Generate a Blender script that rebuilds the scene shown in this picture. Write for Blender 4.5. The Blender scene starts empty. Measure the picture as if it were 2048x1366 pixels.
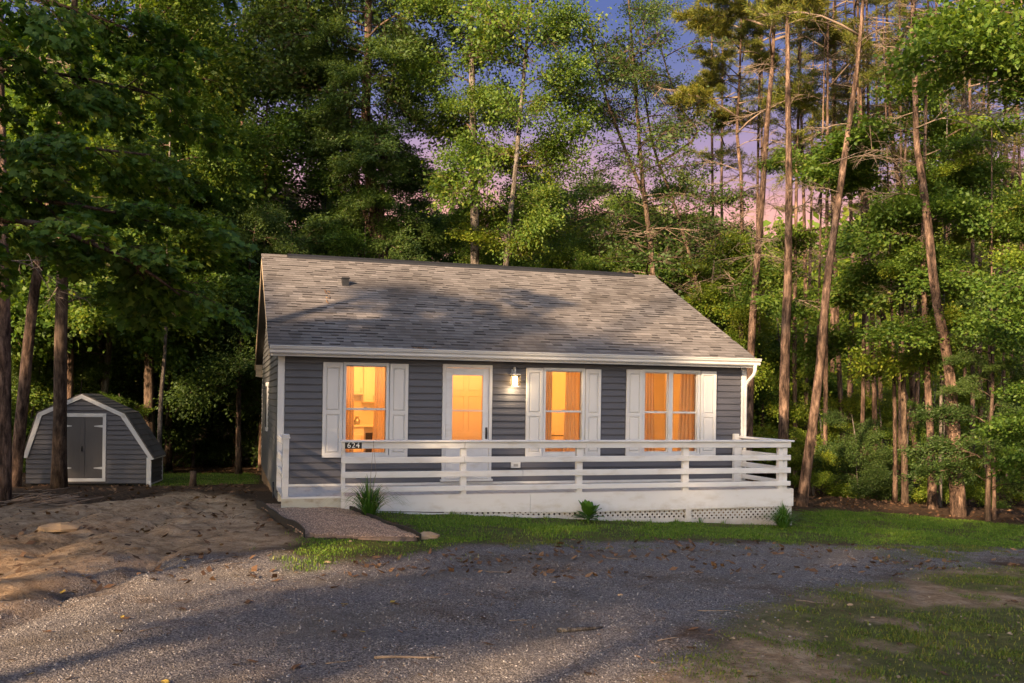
import bpy, math, random
import numpy as np
from mathutils import Vector, Matrix, Quaternion
rad = math.radians
scn = bpy.context.scene
col = scn.collection

# ------------------------------------------------------------------ camera
FPX, PPX, PPY = 1861.0, 1024.0, 797.7            # focal length and principal point for a 2048 px wide frame
YAW, ROLL = rad(16.806), rad(0.766)
CAM = np.array([-0.814, -16.866, 1.58])
RV = np.array([math.cos(YAW), -math.sin(YAW), 0.0])
FV = np.array([math.sin(YAW), math.cos(YAW), 0.0])
UV = np.array([0.0, 0.0, 1.0])
cd = bpy.data.cameras.new('camera')
cam = bpy.data.objects.new('camera', cd)
col.objects.link(cam)
cd.sensor_width = 36.0
cd.lens = FPX / 2048 * 36
cd.shift_y = (PPY - 683.0) / 2048
cd.clip_start = 0.05
cd.clip_end = 2000
cx = RV * math.cos(ROLL) + UV * math.sin(ROLL)
cy = UV * math.cos(ROLL) - RV * math.sin(ROLL)
cz = -FV
cam.matrix_world = Matrix(((cx[0], cy[0], cz[0], CAM[0]), (cx[1], cy[1], cz[1], CAM[1]), (cx[2], cy[2], cz[2], CAM[2]), (0, 0, 0, 1)))
scn.camera = cam

# ------------------------------------------------------------------ sky and sun
SUN_EL = rad(21)
SUN_AZ = rad(229)                                  # clockwise from +Y; behind and left of the viewer
sdir = Vector((math.sin(SUN_AZ) * math.cos(SUN_EL), math.cos(SUN_AZ) * math.cos(SUN_EL), math.sin(SUN_EL)))
world = bpy.data.worlds.new('World')
scn.world = world
world.use_nodes = True
nt = world.node_tree
nt.nodes.clear()
def wn(t, **kw):
    n = nt.nodes.new(t)
    for k, v in kw.items():
        setattr(n, k, v)
    return n
sky = wn('ShaderNodeTexSky', sky_type='NISHITA', sun_disc=False, sun_elevation=SUN_EL, sun_rotation=SUN_AZ, air_density=1.0, dust_density=1.5, ozone_density=2.0)
tc = wn('ShaderNodeTexCoord')
sep = wn('ShaderNodeSeparateXYZ')
nt.links.new(tc.outputs['Generated'], sep.inputs[0])
# thin evening cloud streaks shift the colour bands a little
mp = wn('ShaderNodeMapping'); mp.inputs['Scale'].default_value = (2.2, 2.2, 9.0)
nz = wn('ShaderNodeTexNoise'); nz.inputs['Scale'].default_value = 1.6; nz.inputs['Detail'].default_value = 5
nt.links.new(tc.outputs['Generated'], mp.inputs[0]); nt.links.new(mp.outputs[0], nz.inputs['Vector'])
ma = wn('ShaderNodeMath', operation='MULTIPLY_ADD'); ma.inputs[1].default_value = 0.16; ma.inputs[2].default_value = -0.08
nt.links.new(nz.outputs['Fac'], ma.inputs[0])
ad = wn('ShaderNodeMath', operation='ADD')
nt.links.new(sep.outputs['Z'], ad.inputs[0]); nt.links.new(ma.outputs[0], ad.inputs[1])
ramp = wn('ShaderNodeValToRGB')
els = ramp.color_ramp.elements
stops = [(0.0, (1.25, 0.76, 0.54)), (0.15, (1.20, 0.58, 0.45)), (0.20, (0.85, 0.45, 0.46)), (0.25, (0.50, 0.35, 0.52)), (0.31, (0.22, 0.24, 0.46)), (0.39, (0.12, 0.17, 0.42)), (1.0, (0.10, 0.16, 0.44))]
els[0].position, els[0].color = stops[0][0], (*stops[0][1], 1)
els[1].position, els[1].color = stops[-1][0], (*stops[-1][1], 1)
for p_, c_ in stops[1:-1]:
    e_ = els.new(p_); e_.color = (*c_, 1)
nt.links.new(ad.outputs[0], ramp.inputs[0])
# warm glow that fades smoothly away from the sun
dt = wn('ShaderNodeVectorMath', operation='DOT_PRODUCT'); dt.inputs[1].default_value = sdir
nt.links.new(tc.outputs['Generated'], dt.inputs[0])
mr = wn('ShaderNodeMapRange', interpolation_type='SMOOTHSTEP'); mr.inputs['From Min'].default_value = -0.35; mr.inputs['From Max'].default_value = 1.0
mr.inputs['To Min'].default_value = 0.0; mr.inputs['To Max'].default_value = 1.0
nt.links.new(dt.outputs['Value'], mr.inputs['Value'])
mixw = wn('ShaderNodeMix', data_type='RGBA')
nt.links.new(mr.outputs[0], mixw.inputs['Factor'])
dusk = wn('ShaderNodeVectorMath', operation='SCALE'); dusk.inputs['Scale'].default_value = 3.5
nt.links.new(ramp.outputs[0], dusk.inputs[0])
day = wn('ShaderNodeVectorMath', operation='SCALE'); day.inputs['Scale'].default_value = 1.7
nt.links.new(sky.outputs[0], day.inputs[0])
warm = wn('ShaderNodeVectorMath', operation='MULTIPLY'); warm.inputs[1].default_value = (1.15, 1.0, .83)
nt.links.new(day.outputs[0], warm.inputs[0])
nt.links.new(dusk.outputs[0], mixw.inputs['A']); nt.links.new(warm.outputs[0], mixw.inputs['B'])
bg = wn('ShaderNodeBackground'); bg.inputs['Strength'].default_value = 0.10
nt.links.new(mixw.outputs['Result'], bg.inputs['Color'])
wo = wn('ShaderNodeOutputWorld')
nt.links.new(bg.outputs[0], wo.inputs[0])

sl = bpy.data.lights.new('sun', 'SUN')
sl.energy = 5.0
sl.angle = rad(1.2)
sl.color = (1.0, 0.70, 0.42)
so = bpy.data.objects.new('sun', sl)
so.rotation_euler = sdir.to_track_quat('Z', 'Y').to_euler()
so.location = (-20, -20, 20)
col.objects.link(so)

scn.view_settings.view_transform = 'Standard'
scn.view_settings.look = 'None'
scn.view_settings.exposure = 1.62
scn.view_settings.gamma = 1.0
scn.render.engine = 'CYCLES'
cy_ = scn.cycles
cy_.use_denoising = True
try: cy_.denoiser = 'OPENIMAGEDENOISE'
except Exception: pass
cy_.max_bounces = 6; cy_.diffuse_bounces = 4; cy_.glossy_bounces = 2; cy_.transmission_bounces = 4; cy_.transparent_max_bounces = 6
cy_.caustics_reflective = False; cy_.caustics_refractive = False
cy_.sample_clamp_indirect = 4.0

# ------------------------------------------------------------------ helpers
def ray(x, y):
    u, v = x - PPX, y - PPY
    a = u * math.cos(ROLL) + v * math.sin(ROLL)
    b = -u * math.sin(ROLL) + v * math.cos(ROLL)
    return FV + RV * a / FPX - UV * b / FPX
def P(x, y, D): return CAM + ray(x, y) * D           # the point at depth D metres along a sight line
def onY(x, y, Y):
    d = ray(x, y); return CAM + d * ((Y - CAM[1]) / d[1])
def px_of(p):
    q = np.asarray(p) - CAM; d = q @ FV
    a = q @ RV / d * FPX; b = -(q @ UV) / d * FPX
    return PPX + a * math.cos(ROLL) - b * math.sin(ROLL), PPY + a * math.sin(ROLL) + b * math.cos(ROLL), d

def hsh(ix, iy, s):
    n = np.sin(ix * 127.1 + iy * 311.7 + s * 74.7) * 43758.5453
    return n - np.floor(n)
def vnoise(x, y, s=0):
    x = np.asarray(x, float); y = np.asarray(y, float)
    ix, iy = np.floor(x), np.floor(y); fx, fy = x - ix, y - iy
    fx = fx * fx * (3 - 2 * fx); fy = fy * fy * (3 - 2 * fy)
    return (hsh(ix, iy, s) * (1 - fx) + hsh(ix + 1, iy, s) * fx) * (1 - fy) + (hsh(ix, iy + 1, s) * (1 - fx) + hsh(ix + 1, iy + 1, s) * fx) * fy
def fbm(x, y, s=0, o=4):
    t, a, n = 0, 1, 0
    for i in range(o):
        t = t + a * vnoise(x * 2 ** i, y * 2 ** i, s + i); n += a; a *= .5
    return t / n
def sstep(a, b, x):
    t = np.clip((x - a) / (b - a), 0, 1); return t * t * (3 - 2 * t)

GC = np.array([(-2.3, -10, -.35), (1.1, -10.7, -.40), (5.2, -11, -.6), (1.8, -4.2, -.42), (4.4, -4.2, -.52), (7.9, -4, -.67), (12, -4.4, -.82), (12.3, 1.5, -.86),
 (15, -1.5, -.92), (-.4, -2.4, -.14), (.1, -4.4, -.28), (.95, -1.95, -.24), (-2.9, -4.6, -.3), (-2.9, -7, -.3), (-1.8, .8, -.36), (-4.1, 7, -.62), (-1.0, 8.5, -.72), (-5, 3, -.5),
 (9.2, -1.75, -.72), (5.5, -1.75, -.58), (2.4, -1.75, -.42), (-.1, -1.8, -.10), (0, 4, -.42), (9.2, 8, -.98), (0, 16, -.95), (12, 14, -1.1), (20, 5, -1.15), (25, -5, -1.2), (-12, 5, -.6),
 (-12, -8, -.4), (-.8, -17, -.3), (8, -17, -.7), (-10, -20, -.4), (9, -7, -.68), (5, -7, -.52)])
def G(x, y, detail=True):
    x = np.asarray(x, float); y = np.asarray(y, float)
    w = np.full(x.shape, 2e-4); z = np.full(x.shape, -1.0) * 2e-4
    for gx, gy, gz in GC:
        k = np.exp(-((x - gx) ** 2 + (y - gy) ** 2) / (2 * 2.4 ** 2)); w = w + k; z = z + k * gz
    z = z / w
    far = np.sqrt((x - 3) ** 2 + (y + 5) ** 2)
    z = z + sstep(70, 200, far) * 20 * sstep(-20, 110, x + y * .2)
    if detail:
        near = 1 - sstep(30, 60, far)
        z = z + near * ((fbm(x * .9, y * .9, 3) - .5) * .07 + (vnoise(x * 3.1, y * 3.1, 9) - .5) * .03)
        # wheel-worn earth and washed ruts between the shed and the house
        dirt = sstep(-.2, -1.4, x - .1 * y) * sstep(6.5, 3.5, y) * sstep(-9.6, -7.5, y) * sstep(-9, -6, x)
        ridge = np.abs(np.sin((x * .92 - y * .42) * 2.3 + 3 * fbm(x * .5, y * .5, 21)))
        z = z + dirt * ((ridge ** .5) * .15 - .135 + (fbm(x * 2.6, y * 2.6, 33) - .5) * .16)
    return z
def Gz(x, y): return float(G(np.array([x]), np.array([y]))[0])
def gp(px, py):
    d = ray(px, py); z = -.4
    for _ in range(12):
        p = CAM + d * ((z - CAM[2]) / d[2]); z = .5 * z + .5 * Gz(p[0], p[1])
    return np.array([p[0], p[1], Gz(p[0], p[1])])
def gD(px, D):                                        # the ground point at a depth below an image column
    p = CAM + (FV + RV * (px - PPX) / FPX) * D
    return np.array([p[0], p[1], Gz(p[0], p[1])])

# ------------------------------------------------------------------ materials
def newmat(name):
    m = bpy.data.materials.new(name); m.use_nodes = True
    t = m.node_tree; t.nodes.clear()
    out = t.nodes.new('ShaderNodeOutputMaterial'); b = t.nodes.new('ShaderNodeBsdfPrincipled')
    t.links.new(b.outputs[0], out.inputs[0])
    return m, t, b, out
def nd(t, ty, **kw):
    n = t.nodes.new(ty)
    for k, v in kw.items(): setattr(n, k, v)
    return n
def cramp(t, stops):
    r = nd(t, 'ShaderNodeValToRGB'); e = r.color_ramp.elements
    e[0].position, e[0].color = stops[0][0], (*stops[0][1], 1)
    e[1].position, e[1].color = stops[-1][0], (*stops[-1][1], 1)
    for p, c in stops[1:-1]:
        q = e.new(p); q.color = (*c, 1)
    return r
def noise(t, scale, detail=4, rough=.55, map_scale=None, coord='Object'):
    c = nd(t, 'ShaderNodeTexCoord'); n = nd(t, 'ShaderNodeTexNoise')
    n.inputs['Scale'].default_value = scale; n.inputs['Detail'].default_value = detail; n.inputs['Roughness'].default_value = rough
    if map_scale:
        m = nd(t, 'ShaderNodeMapping'); m.inputs['Scale'].default_value = map_scale
        t.links.new(c.outputs[coord], m.inputs[0]); t.links.new(m.outputs[0], n.inputs['Vector'])
    else:
        t.links.new(c.outputs[coord], n.inputs['Vector'])
    return n
def bump(t, b, src, strength, dist=.01):
    k = nd(t, 'ShaderNodeBump'); k.inputs['Strength'].default_value = strength; k.inputs['Distance'].default_value = dist
    t.links.new(src, k.inputs['Height']); t.links.new(k.outputs[0], b.inputs['Normal'])
def mul(c, k): return tuple(x * k for x in c)
def paint(name, c, rough=.5, var=.12, scale=3.0, stretch=(1, 1, 1), bmp=.08, fine=60, metallic=0, dirt=None, spec=.35):
    m, t, b, _ = newmat(name)
    n = noise(t, scale, 5, .6, stretch)
    lo = mul(c, 1 - var * 2) if dirt is None else dirt
    r = cramp(t, [(.25, lo), (.48, mul(c, 1 - var * .3)), (.75, mul(c, 1 + var * .5))])
    t.links.new(n.outputs['Fac'], r.inputs[0]); t.links.new(r.outputs[0], b.inputs['Base Color'])
    b.inputs['Roughness'].default_value = rough; b.inputs['Metallic'].default_value = metallic
    b.inputs['Specular IOR Level'].default_value = spec
    if bmp:
        f = noise(t, fine, 3, .6); bump(t, b, f.outputs['Fac'], bmp, .004)
    return m
M = {}
M['white'] = paint('white_paint', (.555, .565, .59), .5, .05, 2.2, (1, 1, 3), .10, 40, dirt=(.44, .42, .40))
def splash(m, c, z0, z1):
    t = m.node_tree; b = next(n for n in t.nodes if n.type == 'BSDF_PRINCIPLED'); old = b.inputs['Base Color'].links[0].from_socket
    g = nd(t, 'ShaderNodeNewGeometry'); s = nd(t, 'ShaderNodeSeparateXYZ'); t.links.new(g.outputs['Position'], s.inputs[0])
    n = nd(t, 'ShaderNodeTexNoise'); n.inputs['Scale'].default_value = 7; n.inputs['Detail'].default_value = 8; n.inputs['Roughness'].default_value = .75; t.links.new(g.outputs['Position'], n.inputs['Vector'])
    o = nd(t, 'ShaderNodeMath', operation='MULTIPLY_ADD'); o.inputs[1].default_value = .55; t.links.new(n.outputs['Fac'], o.inputs[0]); t.links.new(s.outputs['Z'], o.inputs[2])
    mr_ = nd(t, 'ShaderNodeMapRange'); mr_.inputs['From Min'].default_value = z1; mr_.inputs['From Max'].default_value = z0; mr_.inputs['To Max'].default_value = .75; t.links.new(o.outputs[0], mr_.inputs['Value'])
    x = nd(t, 'ShaderNodeMix', data_type='RGBA'); t.links.new(mr_.outputs[0], x.inputs['Factor']); t.links.new(old, x.inputs['A']); x.inputs['B'].default_value = (*c, 1); t.links.new(x.outputs['Result'], b.inputs['Base Color'])
splash(M['white'], (.26, .22, .17), -.42, .02)
M['trim'] = paint('white_vinyl_trim', (.55, .56, .575), .42, .04, 3, (1, 1, .6), .03, 80, dirt=(.47, .46, .44))
M['shutter'] = paint('white_shutter_plastic', (.56, .56, .565), .42, .03, 3, (1, 1, .5), .04, 120)
M['gutter'] = paint('gutter_enamel', (.56, .56, .56), .35, .05, 1.2, (1.5, 1, 6), .02, 60, dirt=(.5, .48, .45))
M['siding'] = paint('slate_vinyl_siding', (.076, .078, .096), .48, .10, 1.6, (.6, 1, 2.2), .12, 90)
M['siding_side'] = paint('side_vinyl_siding', (.080, .083, .090), .5, .14, 1.6, (.6, .3, 2.2), .12, 90, dirt=(.07, .08, .06))
M['dark'] = paint('black_plastic', (.018, .018, .020), .5, .2, 5, bmp=.05)
M['edging'] = paint('black_edging', (.016, .015, .014), .6, .3, 8, bmp=.2, dirt=(.04, .03, .02))
M['concrete'] = paint('stained_concrete', (.40, .40, .36), .85, .16, 3.5, (1, 1, 2), .35, 40, dirt=(.22, .17, .11))
M['found'] = paint('clay_stained_block', (.20, .13, .075), .9, .25, 3.0, (1, 1, .8), .5, 30)
M['deckfloor'] = paint('worn_deck_paint', (.46, .44, .43), .85, .12, 2.5, (3, .6, 1), .2, 40, dirt=(.30, .26, .24))
M['innerwall'] = paint('interior_wall', (.82, .78, .70), .8, .02, 1, bmp=0)
M['floorwood'] = paint('interior_floor', (.42, .28, .15), .5, .2, 3, (1, 6, 1), 0)
M['cabinet'] = paint('cabinet_white', (.82, .80, .76), .5, .02, 1, bmp=0)
M['steel'] = paint('dull_steel', (.45, .44, .43), .35, .1, 4, bmp=0, metallic=.8)
M['shedroof'] = paint('shed_shingle', (.115, .105, .095), .9, .25, 2.0, (1, 1, 1), .6, 90)
M['sheddoor'] = paint('grey_shed_door', (.080, .077, .080), .6, .10, 2.0, (2, 2, .6), .12, 50)
M['rock'] = paint('tan_rock', (.36, .25, .15), .9, .25, 6, bmp=.8, fine=25)
M['plate'] = paint('black_plate', (.012, .012, .012), .35, .1, 3, bmp=0)
M['digit'] = paint('white_digit', (.82, .82, .80), .5, .02, 3, bmp=0)
M['brownbox'] = paint('weathered_wood', (.50, .40, .29), .7, .15, 6, (1, 1, 6), .3, 60)

def bark(name, c1, c2, c3, sc=9):
    m, t, b, _ = newmat(name)
    n = noise(t, sc, 6, .7, (1, 1, .26)); n2 = noise(t, 1.6, 4, .6)
    r = cramp(t, [(.28, c1), (.5, c2), (.72, c3)])
    mx = nd(t, 'ShaderNodeMath', operation='MULTIPLY_ADD'); mx.inputs[1].default_value = .45
    t.links.new(n2.outputs['Fac'], mx.inputs[0])
    m3 = nd(t, 'ShaderNodeMath', operation='MULTIPLY_ADD'); m3.inputs[1].default_value = 1.5; m3.inputs[2].default_value = -.47
    t.links.new(n.outputs['Fac'], m3.inputs[0]); t.links.new(m3.outputs[0], mx.inputs[2])
    t.links.new(mx.outputs[0], r.inputs[0]); t.links.new(r.outputs[0], b.inputs['Base Color'])
    b.inputs['Roughness'].default_value = .92; b.inputs['Specular IOR Level'].default_value = .15
    bump(t, b, n.outputs['Fac'], 1.0, .09)
    return m
M['bark_pine'] = bark('pine_bark', (.016, .011, .009), (.092, .060, .045), (.235, .158, .118))
M['bark_grey'] = bark('grey_bark', (.035, .030, .026), (.11, .092, .080), (.22, .195, .175), 12)
M['bark_dark'] = bark('dark_bark', (.022, .015, .011), (.075, .052, .038), (.16, .115, .085), 10)
M['deadwood'] = paint('dead_branch', (.20, .15, .115), .9, .25, 12, bmp=.3)

def leafmat(name, stops, trans=.38, rough=.55):
    m, t, b, out = newmat(name)
    g = nd(t, 'ShaderNodeNewGeometry'); oi = nd(t, 'ShaderNodeObjectInfo')
    a = nd(t, 'ShaderNodeMath', operation='MULTIPLY'); a.inputs[1].default_value = .72
    t.links.new(g.outputs['Random Per Island'], a.inputs[0])
    c = nd(t, 'ShaderNodeMath', operation='MULTIPLY_ADD'); c.inputs[1].default_value = .28
    t.links.new(oi.outputs['Random'], c.inputs[0]); t.links.new(a.outputs[0], c.inputs[2])
    r = cramp(t, stops); t.links.new(c.outputs[0], r.inputs[0])
    t.links.new(r.outputs[0], b.inputs['Base Color'])
    b.inputs['Roughness'].default_value = rough; b.inputs['Specular IOR Level'].default_value = .3
    tr = nd(t, 'ShaderNodeBsdfTranslucent')
    bc = nd(t, 'ShaderNodeVectorMath', operation='MULTIPLY'); bc.inputs[1].default_value = (1.5, 1.35, .55)
    t.links.new(r.outputs[0], bc.inputs[0]); t.links.new(bc.outputs[0], tr.inputs['Color'])
    mx = nd(t, 'ShaderNodeMixShader'); mx.inputs[0].default_value = trans
    t.links.new(b.outputs[0], mx.inputs[1]); t.links.new(tr.outputs[0], mx.inputs[2]); t.links.new(mx.outputs[0], out.inputs[0])
    return m
M['leaf'] = leafmat('oak_leaf', [(0, (.036, .080, .014)), (.4, (.074, .142, .020)), (.8, (.130, .195, .028)), (1, (.22, .24, .036))], .46)
M['leaf_dark'] = leafmat('dark_leaf', [(0, (.030, .062, .018)), (.5, (.060, .108, .026)), (1, (.105, .155, .032))], .44)
M['leaf_young'] = leafmat('young_leaf', [(0, (.075, .14, .014)), (.5, (.145, .21, .020)), (1, (.25, .26, .03))], .45)
M['maple'] = leafmat('maple_leaf', [(0, (.028, .072, .012)), (.45, (.060, .130, .016)), (.8, (.11, .185, .022)), (1, (.22, .24, .03))], .46)
M['needle'] = leafmat('pine_needle', [(0, (.05, .085, .015)), (.5, (.12, .14, .02)), (1, (.22, .19, .03))], .30)
M['grass'] = leafmat('grass_blade', [(0, (.05, .10, .012)), (.5, (.095, .185, .018)), (.85, (.15, .225, .026)), (1, (.30, .27, .10))], .35)
M['grass_dry'] = leafmat('dry_grass_blade', [(0, (.06, .10, .014)), (.5, (.115, .165, .022)), (.85, (.20, .19, .04)), (1, (.32, .24, .10))], .3)
M['reed'] = leafmat('ornamental_grass', [(0, (.03, .09, .015)), (.6, (.06, .15, .022)), (1, (.12, .21, .04))], .3, .4)
M['litter'] = leafmat('dead_leaf', [(0, (.05, .028, .016)), (.5, (.13, .07, .038)), (.85, (.22, .13, .07)), (1, (.34, .22, .12))], .1, .8)
M['yellowleaf'] = leafmat('yellow_leaf', [(0, (.42, .28, .05)), (1, (.50, .36, .09))], .2, .7)
M['clover'] = leafmat('clover_flower', [(0, (.55, .55, .48)), (1, (.7, .7, .62))], .2, .7)
M['stone'] = leafmat('gravel_stone', [(0, (.090, .084, .083)), (.45, (.198, .185, .182)), (.85, (.33, .31, .302)), (1, (.50, .45, .41))], 0, .85)
M['pea'] = leafmat('pea_gravel_stone', [(0, (.20, .120, .080)), (.5, (.42, .275, .185)), (.9, (.58, .42, .31)), (1, (.68, .57, .46))], 0, .7)

def glassmat(name, tint=(1, 1, 1), refl=.9):
    m, t, b, out = newmat(name); t.nodes.remove(b)
    tr = nd(t, 'ShaderNodeBsdfTransparent'); tr.inputs[0].default_value = (*tint, 1)
    gl = nd(t, 'ShaderNodeBsdfGlossy'); gl.inputs['Roughness'].default_value = .03; gl.inputs[0].default_value = (refl, refl, refl, 1)
    fr = nd(t, 'ShaderNodeFresnel'); fr.inputs['IOR'].default_value = 1.5
    mx = nd(t, 'ShaderNodeMixShader')
    t.links.new(fr.outputs[0], mx.inputs[0]); t.links.new(tr.outputs[0], mx.inputs[1]); t.links.new(gl.outputs[0], mx.inputs[2]); t.links.new(mx.outputs[0], out.inputs[0])
    return m
M['glass'] = glassmat('window_glass', (.95, .95, .93))
def emis(name, c, s):
    m, t, b, out = newmat(name); t.nodes.remove(b)
    e = nd(t, 'ShaderNodeEmission'); e.inputs[0].default_value = (*c, 1); e.inputs[1].default_value = s
    t.links.new(e.outputs[0], out.inputs[0]); return m
M['lampglow'] = emis('lamp_glow', (1.0, .70, .36), 6.0)
M['bulb'] = emis('bulb_glow', (1.0, .62, .28), 10.0)
def cloth(name, c, tr=.4):
    m, t, b, out = newmat(name)
    b.inputs['Base Color'].default_value = (*c, 1); b.inputs['Roughness'].default_value = .9
    q = nd(t, 'ShaderNodeBsdfTranslucent'); q.inputs[0].default_value = (*c, 1)
    mx = nd(t, 'ShaderNodeMixShader'); mx.inputs[0].default_value = tr
    t.links.new(b.outputs[0], mx.inputs[1]); t.links.new(q.outputs[0], mx.inputs[2]); t.links.new(mx.outputs[0], out.inputs[0])
    return m
M['curtain'] = cloth('curtain_cloth', (.78, .62, .40), .45)
M['bedding'] = cloth('bedding', (.75, .68, .60), .1)
M['doorpanel'] = cloth('translucent_door_panel', (.86, .74, .56), .75)  # translucence added to give the inner door its glow

def shinglemat():
    m, t, b, _ = newmat('roof_shingle')
    g = nd(t, 'ShaderNodeNewGeometry'); oi = nd(t, 'ShaderNodeObjectInfo')
    s = nd(t, 'ShaderNodeMath', operation='ADD'); f = nd(t, 'ShaderNodeMath', operation='FRACT')
    t.links.new(g.outputs['Random Per Island'], s.inputs[0]); t.links.new(oi.outputs['Random'], s.inputs[1]); t.links.new(s.outputs[0], f.inputs[0])
    r = cramp(t, [(0, (.118, .107, .102)), (.4, (.146, .134, .129)), (.8, (.168, .155, .149)), (1, (.200, .185, .178))])
    t.links.new(f.outputs[0], r.inputs[0])
    c = nd(t, 'ShaderNodeTexCoord'); n = nd(t, 'ShaderNodeTexNoise'); n.inputs['Scale'].default_value = .55; n.inputs['Detail'].default_value = 5
    t.links.new(g.outputs['Position'], n.inputs['Vector'])
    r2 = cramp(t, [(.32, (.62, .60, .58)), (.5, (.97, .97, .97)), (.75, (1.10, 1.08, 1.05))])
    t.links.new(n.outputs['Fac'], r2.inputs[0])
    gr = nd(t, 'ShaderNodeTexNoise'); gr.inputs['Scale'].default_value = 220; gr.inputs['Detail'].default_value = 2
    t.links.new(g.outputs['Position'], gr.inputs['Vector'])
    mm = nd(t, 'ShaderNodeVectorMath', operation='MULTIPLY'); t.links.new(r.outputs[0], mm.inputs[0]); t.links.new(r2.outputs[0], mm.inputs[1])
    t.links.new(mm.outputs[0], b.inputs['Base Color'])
    b.inputs['Roughness'].default_value = .9; b.inputs['Specular IOR Level'].default_value = .2
    bump(t, b, gr.outputs['Fac'], .5, .004)
    return m
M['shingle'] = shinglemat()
M['shinglelip'] = paint('shingle_shadow_band', (.042, .038, .037), .95, .2, 30, bmp=.3)

# ------------------------------------------------------------------ mesh builder
class MB:
    def __init__(s): s.v = []; s.f = []; s.m = []
    def box(s, x0, y0, z0, x1, y1, z1, m=0):
        o = len(s.v)
        s.v += [(x0, y0, z0), (x1, y0, z0), (x1, y1, z0), (x0, y1, z0), (x0, y0, z1), (x1, y0, z1), (x1, y1, z1), (x0, y1, z1)]
        for q in ((0, 3, 2, 1), (4, 5, 6, 7), (0, 1, 5, 4), (1, 2, 6, 5), (2, 3, 7, 6), (3, 0, 4, 7)):
            s.f.append(tuple(o + i for i in q)); s.m.append(m)
        return s
    def cbox(s, x0, y0, z0, x1, y1, z1, b=.006, m=0):           # box with chamfered edges
        o = len(s.v)
        X = (x0, x0 + b, x1 - b, x1); Y = (y0, y0 + b, y1 - b, y1); Z = (z0, z0 + b, z1 - b, z1)
        idx = {}
        for i in range(4):
            for j in range(4):
                for k in range(4):
                    if sum(1 for q in (i, j, k) if q in (0, 3)) == 1:
                        idx[(i, j, k)] = len(s.v); s.v.append((X[i], Y[j], Z[k]))
        def F(*q): s.f.append(tuple(idx[t] for t in q)); s.m.append(m)
        F((0, 1, 1), (0, 1, 2), (0, 2, 2), (0, 2, 1)); F((3, 1, 1), (3, 2, 1), (3, 2, 2), (3, 1, 2))
        F((1, 0, 1), (2, 0, 1), (2, 0, 2), (1, 0, 2)); F((1, 3, 1), (1, 3, 2), (2, 3, 2), (2, 3, 1))
        F((1, 1, 0), (1, 2, 0), (2, 2, 0), (2, 1, 0)); F((1, 1, 3), (2, 1, 3), (2, 2, 3), (1, 2, 3))
        for a in (0, 3):
            A = 1 if a == 0 else 2
            for c in (0, 3):
                B = 1 if c == 0 else 2
                F((a, B, 1), (a, B, 2), (A, c, 2), (A, c, 1))
                F((a, 1, B), (a, 2, B), (A, 2, c), (A, 1, c))
                F((1, a, B), (2, a, B), (2, A, c), (1, A, c))
                for e in (0, 3):
                    E_ = 1 if e == 0 else 2
                    F((a, B, E_), (A, c, E_), (A, B, e))
        return s
    def prism(s, poly, axis, a0, a1, m=0):
        """extrude a 2D polygon along an axis ('x': poly is (y,z); 'y': (x,z); 'z': (x,y))"""
        o = len(s.v); n = len(poly)
        for a in (a0, a1):
            for p, q in poly:
                s.v.append({'x': (a, p, q), 'y': (p, a, q), 'z': (p, q, a)}[axis])
        s.f.append(tuple(o + i for i in range(n))); s.m.append(m)
        s.f.append(tuple(o + n + i for i in reversed(range(n)))); s.m.append(m)
        for i in range(n):
            j = (i + 1) % n; s.f.append((o + i, o + n + i, o + n + j, o + j)); s.m.append(m)
        return s
    def quad(s, a, b, c, d, m=0):
        o = len(s.v); s.v += [tuple(a), tuple(b), tuple(c), tuple(d)]; s.f.append((o, o + 1, o + 2, o + 3)); s.m.append(m); return s
    def tube(s, pts, rr, n=8, m=0, cap=True, wob=0, rng=None):
        pts = [Vector(p) for p in pts]; o = len(s.v)
        u = None
        for i, p in enumerate(pts):
            t = (pts[min(i + 1, len(pts) - 1)] - pts[max(i - 1, 0)]).normalized()
            if u is None:
                u = t.cross(Vector((0.31, .95, .05))).normalized() if abs(t.dot(Vector((0.31, .95, .05)))) < .95 else t.cross(Vector((1, 0, 0))).normalized()
            else:
                u = (u - t * u.dot(t)).normalized()
            w = t.cross(u)
            r = rr[i] if hasattr(rr, '__len__') else rr
            for k in range(n):
                a = 2 * math.pi * k / n; q = r * (1 + (rng.uniform(-wob, wob) if wob else 0))
                s.v.append(tuple(p + u * (math.cos(a) * q) + w * (math.sin(a) * q)))
        for i in range(len(pts) - 1):
            for k in range(n):
                k2 = (k + 1) % n
                s.f.append((o + i * n + k, o + i * n + k2, o + (i + 1) * n + k2, o + (i + 1) * n + k)); s.m.append(m)
        if cap:
            s.f.append(tuple(o + k for k in reversed(range(n)))); s.m.append(m)
            e = o + (len(pts) - 1) * n; s.f.append(tuple(e + k for k in range(n))); s.m.append(m)
        return s
    def mesh(s, name, mats, smooth=False):
        me = bpy.data.meshes.new(name); me.from_pydata(s.v, [], s.f)
        for x in (mats if isinstance(mats, (list, tuple)) else [mats]): me.materials.append(x)
        if any(s.m): me.polygons.foreach_set('material_index', s.m)
        if smooth: me.polygons.foreach_set('use_smooth', [True] * len(s.f))
        me.update(); return me
    def build(s, name, mats, parent=None, smooth=False): return link(name, s.mesh(name, mats, smooth), parent)
def wloc(o):
    v = Vector((0, 0, 0))
    while o is not None: v += o.location; o = o.parent
    return v
def link(name, data, parent=None):
    o = bpy.data.objects.new(name, data); col.objects.link(o)
    if parent is not None:
        o.parent = parent
        if parent.parent is None: o.matrix_parent_inverse = Matrix.Translation(-parent.location)
    return o
def tag(o, label=None, cat=None, group=None, kind=None):
    if label: o['label'] = label
    if cat: o['category'] = cat
    if group: o['group'] = group
    if kind: o['kind'] = kind
    return o
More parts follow.
